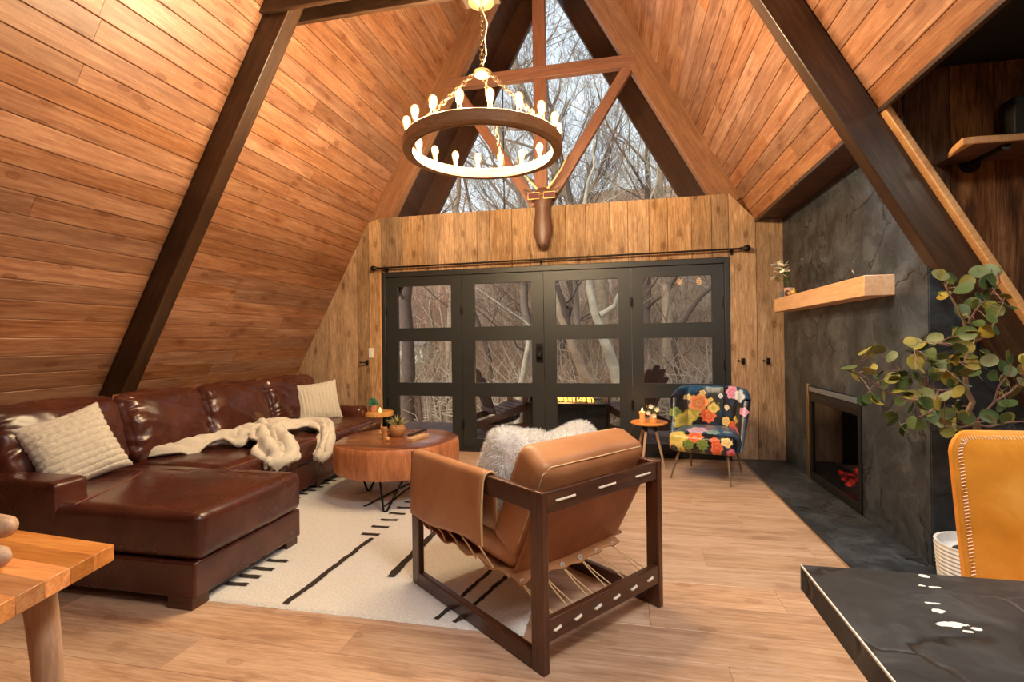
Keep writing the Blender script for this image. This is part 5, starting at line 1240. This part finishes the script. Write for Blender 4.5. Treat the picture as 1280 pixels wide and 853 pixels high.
BRANCHES = [[(1.627, 2.780, 0.756), (1.630, 2.775, 0.831), (1.591, 2.769, 0.894), (1.607, 2.764, 0.938), (1.581, 2.758, 0.991), (1.570, 2.753, 1.075), (1.578, 2.747, 1.170), (1.571, 2.742, 1.275), (1.560, 2.736, 1.317), (1.526, 2.731, 1.391), (1.492, 2.725, 1.455), (1.467, 2.720, 1.518)], [(1.580, 2.740, 1.307), (1.591, 2.705, 1.367), (1.623, 2.670, 1.425), (1.641, 2.635, 1.481), (1.615, 2.600, 1.527)], [(1.577, 2.750, 0.991), (1.523, 2.750, 1.002), (1.459, 2.750, 0.991), (1.394, 2.750, 1.033), (1.320, 2.750, 1.076), (1.264, 2.750, 1.130), (1.198, 2.750, 1.184)], [(1.523, 2.750, 1.002), (1.425, 2.740, 0.949), (1.327, 2.730, 0.949), (1.220, 2.720, 0.992), (1.140, 2.710, 1.057), (1.079, 2.700, 1.090)], [(1.459, 2.750, 0.991), (1.404, 2.700, 0.901), (1.324, 2.650, 0.876), (1.236, 2.600, 0.851)], [(1.633, 2.780, 0.830), (1.523, 2.690, 0.832), (1.403, 2.600, 0.845)], [(1.633, 2.780, 0.851), (1.682, 2.747, 0.940), (1.680, 2.715, 1.016), (1.703, 2.682, 1.080), (1.692, 2.650, 1.142)], [(1.683, 2.750, 0.940), (1.738, 2.725, 0.995), (1.774, 2.700, 1.058)], [(1.633, 2.780, 0.830), (1.666, 2.753, 0.825), (1.720, 2.727, 0.851), (1.771, 2.700, 0.861)], [(1.573, 2.740, 1.171), (1.509, 2.720, 1.203), (1.426, 2.700, 1.215)], [(1.573, 2.740, 1.118), (1.468, 2.713, 1.151), (1.382, 2.687, 1.153), (1.319, 2.660, 1.185)], [(1.574, 2.740, 1.202), (1.638, 2.727, 1.243), (1.665, 2.713, 1.304), (1.693, 2.700, 1.395)]]
pl = thing('leafy_tree_plant', 'tall round-leaved green plant in a white ribbed pot by the fireplace', 'plant', (1.64, 2.78, .014))
prof = [(.13, 0), (.15, .004)]+[(.152+.018*(k/24)+(.0035 if k % 2 else 0), .01+k*.0095) for k in range(25)]+[(.172, .250), (.160, .250), (.150, .21), (.001, .21)]
B().lathe(prof, 44, c=(1.64, 2.78, .014)).build('ribbed_pot', 'white_pot', pl, world=True, smooth=25)
B().lathe([(.152, .20), (.08, .215), (.001, .218)], 24, c=(1.64, 2.78, .014), cap=False).build('soil', 'soil', pl, world=True, smooth=True)
tr = [(1.64, 2.78, .22), (1.655, 2.785, .42), (1.64, 2.79, .60)]+BRANCHES[0]
B().tube(tr, [.017, .016, .016]+[.0155-.0012*i for i in range(len(BRANCHES[0]))], 8).build('trunk', 'plant_trunk', pl, world=True, smooth=True)
for br in BRANCHES[1:]:
    B().tube(br, [.0055-.0035*i/max(1, len(br)-1) for i in range(len(br))], 6).build('branch', 'twig', pl, world=True, smooth=True)
allp = [Vector(a).lerp(Vector(c), k/4) for br in BRANCHES for a, c in zip(br, br[1:]) for k in range(5)]
r9 = random.Random(11); st_ = B(); leaf_meshes = []
for q in range(4):
    b = B(); n = 12; vs = [(0, 0, 0)]; 
    for k in range(n):
        a = 2*math.pi*k/n-math.pi/2; r = 1-.10*(k == 0); x = math.cos(a)*r*(.98+.1*math.sin(q+k)); y = 1+math.sin(a)*r
        if k == 0: y = .0
        vs.append((x*.9, y*.95, .16*(x*x)-.10*abs(y-.9)**2*(1 if q % 2 else -.6)))
    vs[0] = (0, .95, -.04*q); up = vs+[(v[0], v[1], v[2]-.03) for v in vs]; m_ = n+1
    fs = [(0, 1+k, 1+(k+1) % n) for k in range(n)]+[(m_, m_+1+(k+1) % n, m_+1+k) for k in range(n)]+[(1+k, m_+1+k, m_+1+(k+1) % n, 1+(k+1) % n) for k in range(n)]
    b.add(up, fs); leaf_meshes.append(b)
protos = []
def add_leaf(pos, r, axis, nrm):
    q = r9.randrange(4); y = axis.normalized(); z = (nrm-y*nrm.dot(y)).normalized(); x = y.cross(z)
    F = frame4(pos-y*r*.9, x*1, y, z) @ Matrix.Scale(r, 4)
    F = Mx(pl).inverted() @ F
    while len(protos) <= q: protos.append(None)
    if protos[q] is None:
        o = leaf_meshes[q].build('leaf', 'leaf', pl, smooth=True); protos[q] = o
    else: o = protos[q].copy(); COL.objects.link(o)
    o.matrix_local = F
for p in LEAVES:
    p = Vector(p); near = min(allp, key=lambda a: (a-p).length); d = p-near
    if d.length < .01: d = Vector((r9.uniform(-1, 1), 0, r9.uniform(-1, 1)))
    base = p-d.normalized()*.03
    if (near-base).length > .015: st_.tube([near, near.lerp(base, .5)+Vector((0, 0, .008)), base], .0016, 4)
    for k in range(2 if r9.random() < .72 else 1):
        ax = (d.normalized()+Vector((r9.uniform(-.8, .8), r9.uniform(-.6, .3), r9.uniform(-.5, .8)))).normalized()
        nrm = Vector((r9.uniform(-.7, .7), -1, r9.uniform(-.3, .9)))
        q = p+Vector((r9.uniform(-.022, .022), r9.uniform(-.02, .02), r9.uniform(-.022, .022)))*(1 if k else .3)
        q.y = min(q.y, 3.04)
        add_leaf(q, r9.uniform(.027, .041), ax, nrm)
st_.build('leaf_stalks', 'twig', pl, world=True, kind='stuff')

# two amber pendant lamps over the dining table; the photo shows them mirrored in the door panes
for px_, pz_, lb in ((1.19, 2.43, 'amber pendant lamp over the stone table, nearer the room middle'), (1.57, 2.43, 'amber pendant lamp over the stone table, nearer the outer wall')):
    pd = thing('pendant_lamp', lb, 'lamp', (px_, .33, pz_), 0, 'pendant lamps over the dining table')
    B().lathe([(.001, -.07), (.035, -.06), (.052, -.025), (.05, .02), (.03, .06), (.018, .075)], 20, c=(px_, .33, pz_)).build('globe', 'pendant_glow', pd, world=True, smooth=True)
    B().lathe([(.02, .07), (.024, .075), (.024, .11), (.004, .12)], 14, c=(px_, .33, pz_)).build('cap', 'black_metal', pd, world=True, smooth=40)
    B().tube([(px_, .33, pz_+.11), (px_, .33, 2.74 if px_ < 1.3 else 2.67)], .003, 6).build('cord', 'black_metal', pd, world=True)

# ------------------------------------------------------------------ outside: deck, chairs, fire table
deck = structure(thing('deck', None, None, (-.5, 7.2, -.06)))
DZ = -.085; y = D+.12; k = 0
while y < 8.15:
    x = -5.2
    board('deck_board', 'deck', 9.0, .136, .028, Matrix.Translation((-.7, y+.069, DZ)), deck, .003); y += .142
structure(B().box2((-5.2, D+.12, -.40), (3.8, 8.2, DZ-.03)).build('deck_frame', 'soffit_pine'))
def rocker(cx, cy, rz, label):
    t_ = thing('adirondack_chair', label, 'chair', (cx, cy, DZ), rz, 'adirondack rocking chairs on the deck')
    W_ = 'deck_brown'
    # local: +y is the front; slats, arms, curved rockers
    for sx in (-1, 1):
        x = sx*.27; pts = [(-.48, .10), (-.30, .045), (-.05, .02), (.22, .03), (.42, .075), (.50, .12)]
        b = B(); vs = []
        for (yy, z) in pts: vs += [(x-.016, yy, z), (x+.016, yy, z), (x+.016, yy, z+.085), (x-.016, yy, z+.085)]
        fs = [(0, 3, 2, 1), (20, 21, 22, 23)]
        for i in range(5):
            for j in range(4): fs.append((i*4+j, i*4+(j+1) % 4, i*4+4+(j+1) % 4, i*4+4+j))
        b.add(vs, fs).build('rocker', W_, t_, bevel=.003)
        B().box((x, .33, .34), (.035, .09, .50)).build('front_leg', W_, t_, bevel=.003)
        vs = [(x-.02*sx-.014, -.42, .10), (x-.02*sx-.014, .36, .30), (x-.02*sx-.014, .36, .40), (x-.02*sx-.014, -.42, .20)]
        vs += [(a+.028, b_, c) for a, b_, c in vs]
        B().add(vs, [(0, 1, 2, 3), (7, 6, 5, 4), (0, 4, 5, 1), (1, 5, 6, 2), (2, 6, 7, 3), (3, 7, 4, 0)]).build('seat_rail', W_, t_, bevel=.003)
        xx = sx*.30; b = B().prism([(xx-.065, -.36), (xx+.05, -.36), (xx+.07, .30), (xx+.04, .42), (xx-.05, .42), (xx-.075, .30)], .592, .616); b.build('armrest', W_, t_, bevel=.003)
    for i in range(6):
        yy = .34-i*.085; B().box((0, yy, .405-i*.026), (.54, .075, .020), rot=(math.radians(16), 0, 0)).build('seat_slat', W_, t_, bevel=.002)
    for i in range(5):
        f = (i-2)*.105; h_ = .78-.10*abs(i-2)**1.6*.6
        p0 = Vector((f*.72, -.12, .26)); p1 = p0+Vector((f*.72, -.36, .93)).normalized()*h_
        X = (p1-p0).normalized(); Y = Vector((1, 0, 0)); Y = (Y-X*Y.dot(X)).normalized(); F = frame4((p0+p1)/2, X, Y, X.cross(Y)); hL = h_/2; wt = .035+.030*(h_/.78)
        B().prism([(-hL, -.034), (hL-.03, -wt), (hL, -wt*.6), (hL+.008, 0), (hL, wt*.6), (hL-.03, wt), (-hL, .034)], -.009, .009, F).build('back_slat', W_, t_, xf=F, bevel=.003)
    for (yy, z, w) in ((-.155, .32, .46), (-.285, .62, .56)): B().box((0, yy-.02, z), (w, .03, .06)).build('cross_rail', W_, t_, bevel=.003)
    return t_
rocker(-1.84, 7.45, math.radians(-52), 'dark brown slatted adirondack rocking chair outside the second door panel')
rocker(.21, 7.45, math.radians(42), 'dark brown slatted adirondack rocking chair outside the fourth door panel')
ft = thing('fire_table', 'black rectangular gas fire table burning on the deck', 'fire pit', (-.70, 7.65, DZ))
B().box2((-1.35, 7.35, DZ), (-.22, 7.95, .31)).build('body', 'pvc_black', ft, world=True, bevel=.006)
b = B().box2((-1.40, 7.30, .31), (-.17, 7.42, .345)).box2((-1.40, 7.88, .31), (-.17, 8.0, .345)).box2((-1.40, 7.42, .31), (-1.28, 7.88, .345)).box2((-.29, 7.42, .31), (-.17, 7.88, .345)); b.build('rim', 'black_metal', ft, world=True, bevel=.004)
b = B(); rf = random.Random(2)
for k in range(90): b.sphere((rf.uniform(-1.26, -.31), rf.uniform(7.44, 7.86), .325), rf.uniform(.012, .024), 6, 4)
b.build('glass_stones', 'stem', ft, world=True, kind='stuff')
b = B()
for k in range(70):
    x, y = rf.uniform(-1.20, -.42), rf.uniform(7.56, 7.76); h_ = rf.uniform(.04, .10); w = rf.uniform(.006, .012)
    b.tube([(x, y, .33), (x+rf.uniform(-.01, .01), y, .33+h_*.4), (x+rf.uniform(-.02, .02), y, .33+h_*.75), (x+rf.uniform(-.02, .02), y, .33+h_)], [w*.6, w, w*.6, .002], 6)
b.build('flames', 'flame_orange', ft, world=True, kind='stuff')
l = bpy.data.lights.new('fire_light', 'POINT'); l.energy = 12; l.color = (1, .5, .18); l.shadow_soft_size = .15
lo = bpy.data.objects.new('fire_light', l); COL.objects.link(lo); lo.location = (-.85, 7.65, .55)
t_ = thing('lantern_cup', 'small dark cup on the fire table corner', 'cup', (-1.33, 7.5, .345))
B().lathe([(.03, 0), (.036, .07), (.030, .07), (.028, .01), (.001, .01)], 14, c=(-1.33, 7.47, .345)).build('cup', 'black_metal', t_, world=True, smooth=40)
# stair handrail leaving the deck on the left
hr = thing('handrail', 'dark wooden stair handrail beyond the left door panel', 'handrail', (-3.3, 8.2, DZ))
for nm, p0, p1 in (('rail', (-4.6, 8.1, .98), (-3.42, 8.15, .30)), ('rail', (-3.43, 8.15, .34), (-3.38, 8.15, -.085)), ('post', (-4.6, 8.1, 1.0), (-4.6, 8.1, DZ))):
    member(nm, 'deck_brown', p0, p1, (0, 1, 0), .05, .06, hr, world=True)

# ------------------------------------------------------------------ woods
def gz(x, y):
    if y < 9: base = -.7
    elif y < 17: base = -.7-.10*(y-9)
    else: base = -1.5
    hill = max(0, y-15)*.36*(.45+.55/(1+math.exp(-(x+9)*.5))) if y > 15 else 0
    hill += max(0, y-34)*.10 if y > 34 else 0
    return base+hill+.35*noise.noise(Vector((x*.13, y*.13, 1)))+.10*noise.noise(Vector((x*.7, y*.7, 2)))
def ground(u, v):
    y = 5.9+v*v*64; x = -1+(u-.5)*(40+v*110); return (x, y, gz(x, y) if y > 8.3 else min(-.5, gz(x, y)))
b = B(); b.grid(ground, 110, 120)
gr = structure(b.build('ground', 'leaf_litter', smooth=True))
def lawn(u, v):
    y = 14.5+v*8.5; x = y*(-.56+.25*u); return (x, y, gz(x, y)+.05)
tg(structure(B()) if False else props(B().grid(lawn, 30, 24).build('lawn', 'grass', smooth=True), None, None, None, 'structure'), None, None)
HX, HY = -9.45, 22.6; HZ = gz(HX, HY)-.2
hs = thing('distant_house', 'small white house far beyond the lawn seen through the left door panel', 'house', (HX, HY, HZ))
B().box2((HX-.6, HY-1, HZ), (HX+.6, HY+1, HZ+.85)).build('wall', 'house_white', hs, world=True)
B().add([(HX-.7, HY-1.2, HZ+.85), (HX+.7, HY-1.2, HZ+.85), (HX+.7, HY+1.2, HZ+.85), (HX-.7, HY+1.2, HZ+.85), (HX-.7, HY, HZ+1.25), (HX+.7, HY, HZ+1.25)], [(0, 1, 5, 4), (3, 4, 5, 2), (0, 4, 3), (1, 2, 5), (0, 3, 2, 1)]).build('roof', 'house_roof', hs, world=True)
for x in (HX-.3, HX+.25): B().box2((x-.1, HY-1.03, HZ+.4), (x+.1, HY-.98, HZ+.7)).build('window', 'screen_glass', hs, world=True)

def grow(b, p, d, L, r, depth, rr, spread=.55, n=5, up=.12, out=None):
    """one limb and its children"""
    segs = 5 if depth > 1 else 3; pts = [Vector(p)]; rad = [r]; q = Vector(p); dd = Vector(d).normalized()
    for i in range(segs):
        dd = (dd+Vector((rr.gauss(0, .16), rr.gauss(0, .16), rr.gauss(0, .10)+up*.35))).normalized()
        q = q+dd*L/segs; pts.append(q); rad.append(r*(1-.62*(i+1)/segs))
    b.tube(pts, rad, n if r > .02 else 3, cap=False)
    if depth <= 0: return
    kids = rr.randint(3, 5) if depth > 1 else rr.randint(3, 6)
    for k in range(kids):
        t_ = rr.uniform(.25, 1.0); i = min(int(t_*segs), segs-1); c = pts[i].lerp(pts[i+1], t_*segs-i)
        ax = Vector((rr.gauss(0, 1), rr.gauss(0, 1), rr.gauss(0, .5))).normalized()
        nd = ((pts[i+1]-pts[i]).normalized()+ax*spread*rr.uniform(.7, 1.5)+Vector((0, 0, .12))).normalized()
        grow(b, c, nd, L*rr.uniform(.45, .75), max(rad[i]*rr.uniform(.38, .58), .0035), depth-1, rr, spread, n, up)
def hero(label, path, r0, r1, mat, seed, limbs=9, limb_len=2.4, depth=3, lmin=.3, group=None, limb_r=.36, brmat=None):
    rr = random.Random(seed); base = path[0]
    t_ = thing('bare_tree', label, 'tree', base, 0, group)
    P_ = [Vector(p) for p in path]; n = len(P_); pts = []; rad = []
    for i in range(n-1):
        for k in range(4):
            f = (i+k/4)/(n-1); q = P_[i].lerp(P_[i+1], k/4)
            pts.append(q+Vector((rr.gauss(0, .02), rr.gauss(0, .02), 0))*(r0*8)); rad.append(r0+(r1-r0)*f)
    pts.append(P_[-1]); rad.append(r1)
    for k in range(1, 7): pts.append(P_[-1]+(P_[-1]-P_[-2]).normalized()*.32*k+Vector((rr.gauss(0, .05), rr.gauss(0, .05), 0))); rad.append(r1*(1-k/6.3))
    rad[0] *= 1.35
    B().tube(pts, rad, 12, cap=False).build('trunk', mat, t_, world=True, smooth=True)
    b = B()
    for k in range(limbs):
        f = lmin+(1-lmin)*(k+.5)/limbs; i = min(int(f*(len(pts)-1)), len(pts)-2); c = pts[i]
        a = rr.uniform(0, 6.283); e = rr.uniform(.1, .9); d = Vector((math.cos(a)*math.cos(e), math.sin(a)*math.cos(e)*.6, math.sin(e)))
        grow(b, c, d, limb_len*rr.uniform(.6, 1.2)*(1.1-.4*f), rad[i]*limb_r*rr.uniform(.5, 1), depth, rr)
    b.build('branches', brmat or mat, t_, world=True, smooth=True, kind='stuff')
    return t_
G = -.9
hero('dark straight tree trunk nearest the left door panel', [(-4.42, 10, G), (-4.42, 10, .6), (-4.45, 10, 2.6), (-4.35, 10.2, 5), (-4.1, 10.4, 8.5)], .165, .07, 'bark_dark', 1, 9, 2.6)
hero('slim white barked tree leaning right behind the second door panel', [(-2.16, 10, G), (-2.0, 10, .25), (-1.74, 10, 1.5), (-1.42, 10, 2.4), (-1.15, 10.2, 3.4), (-1.35, 10.4, 4.4)], .078, .022, 'bark_pale', 2, 8, 2.0)
hero('thin crooked dark tree behind the second door panel', [(-3.0, 11.5, G), (-2.95, 11.5, .35), (-3.13, 11.5, 1.3), (-3.5, 11.5, 2.2), (-3.3, 11.6, 3.6), (-3.9, 12, 6)], .07, .03, 'bark_dark', 3, 9, 2.2)
hero('thick pale forked tree leaning left behind the third door panel', [(.28, 10, G), (.0, 10, .25), (-.25, 10, 1.02), (-.43, 10, 1.6), (-.63, 10, 2.5), (-.78, 10, 3.4), (-.6, 10.3, 4.5)], .135, .03, 'bark_pale', 4, 7, 2.4, lmin=.55)
hero('pale side limb tree rising right behind the third door panel', [(-.36, 10.02, 1.75), (-.12, 10.0, 1.92), (.02, 10, 2.2), (.18, 10, 2.52), (.35, 10.1, 3.1), (.6, 10.2, 4.0)], .06, .018, 'bark_pale', 5, 8, 1.7)
hero('tan slanting tree trunk crossing behind the third door panel', [(-.40, 9.6, G), (-.48, 9.6, .25), (-.78, 9.6, .8), (-.97, 9.6, 1.27), (-1.2, 9.7, 1.9), (-1.45, 9.9, 3.0), (-1.8, 10.1, 4.0)], .115, .03, 'bark_tan', 6, 8, 2.4)
hero('dark bent tree at the left of the third door panel', [(-.95, 12.2, G), (-1.1, 12.2, .6), (-1.25, 12.2, 1.75), (-1.55, 12.2, 2.7), (-1.1, 12.2, 4.4), (-1.6, 12.4, 7)], .10, .05, 'bark_dark', 7, 9, 2.4)
hero('tall pale branching tree filling the right of the gable window', [(.95, 11.5, G), (1.0, 11.5, 2), (1.02, 11.5, 3.6), (.86, 11.5, 4.4), (.98, 11.6, 5.4), (.72, 11.8, 6.6), (.9, 12, 9)], .12, .05, 'bark_tan', 8, 15, 3.0, lmin=.25, limb_r=.5)
hero('broad grey tree with arching limbs at the left of the gable window', [(-2.1, 13.5, G), (-2.2, 13.5, 3), (-2.6, 13.5, 5.2), (-3.6, 13.6, 8.4)], .17, .09, 'bark_grey', 9, 16, 3.4, lmin=.3, limb_r=.5)
hero('leaning tan tree seen behind the chandelier', [(-.2, 14.5, G), (-.6, 14.5, 3.4), (-1.7, 14.5, 6.0), (-2.9, 14.6, 9.0)], .19, .10, 'bark_tan', 10, 15, 3.4, lmin=.3, limb_r=.5)
hero('grey tree with arching branches behind the fourth door panel', [(1.5, 11, G), (1.2, 11, .4), (1.05, 11, 1.2), (1.5, 11, 2.0), (2.1, 11, 2.6), (2.6, 11.2, 4)], .07, .03, 'bark_dark', 12, 12, 2.0, lmin=.15)
# background trees: six grown once, then copied with their parts
protos_t = []
for s in range(6):
    H_ = 5.6+s*.5; rr = random.Random(100+s); path = [(0, 0, 0)]
    x = y = 0
    for k in range(1, 6): x += rr.gauss(0, .28); y += rr.gauss(0, .28); path.append((x, y, H_*k/5))
    t_ = hero('slender bare tree standing in the brown woods behind the house', path, .085+.012*s, .03, ('bark_grey', 'bark_tan', 'bark_dark')[s % 3], 200+s, 13, 2.4, 3, .18, 'bare trees of the woods')
    protos_t.append(t_)
rr = random.Random(77); used = set(); cnt = 0
spots = []
while len(spots) < 54:
    y = 13+rr.random()**1.3*26; x = rr.uniform(-1.05*y*.62, .52*y*.85)-.5
    if -.50*y < x < -.33*y and y < 30 and rr.random() < .75: continue
    if all((x-a)**2+(y-b_)**2 > 1.3 for a, b_ in spots): spots.append((x, y))
for i, (x, y) in enumerate(spots):
    src = protos_t[i % 6]; o = src if i < 6 else copy_tree(src)
    o.location = (x, y, gz(x, y)-.15); o.rotation_euler = (0, 0, rr.uniform(0, 6.28)); k = rr.uniform(.85, 1.35); o.scale = (k, k, k)
# undergrowth: tangled twigs nobody could count
def brush(name, mat, n, x0, x1, y0, y1, hmin, hmax, seed, label):
    rr = random.Random(seed); b = B()
    for k in range(n):
        y = y0+(y1-y0)*rr.random()**1.2; xc = x0+(x1-x0)*rr.random(); x = xc*(y/12)
        if -.50 < x/y < -.34 and 13 < y < 27 and rr.random() < .85: continue
        z = gz(x, y)-.05; h_ = rr.uniform(hmin, hmax)*(1+.015*y); a = rr.uniform(0, 6.28); ln = rr.uniform(.1, .9)
        p = Vector((x, y, z)); q = p+Vector((math.cos(a)*ln*.4, math.sin(a)*ln*.3, h_*.55)); e = q+Vector((math.cos(a)*ln, math.sin(a)*ln*.5, h_*.45*rr.uniform(-.3, 1)))
        r = rr.uniform(.004, .013)*(1+y*.04)
        b.tube([p, q, e], [r, r*.7, r*.2], 3, cap=False)
        for _ in range(2):
            w = p.lerp(q, rr.uniform(.4, 1)); a2 = rr.uniform(0, 6.28); l2 = rr.uniform(.15, .7)
            b.tube([w, w+Vector((math.cos(a2)*l2, math.sin(a2)*l2*.5, rr.uniform(-.1, .5)))], [r*.5, r*.2], 3, cap=False)
    o = b.build(name, mat); props(o, label, 'brush', None, 'stuff')
brush('undergrowth', 'brush_brown', 26000, -6, 6.5, 11, 36, .4, 2.6, 1, 'brown tangled undergrowth twigs covering the wooded slope')
brush('undergrowth', 'brush_grey', 13000, -6, 6.5, 10, 30, .3, 2.3, 2, 'pale grey brush and vines in the woods')
brush('undergrowth', 'brush_red', 500, -6.2, -3.6, 22, 36, 3.0, 6.0, 3, 'reddish brush at the left edge of the woods')
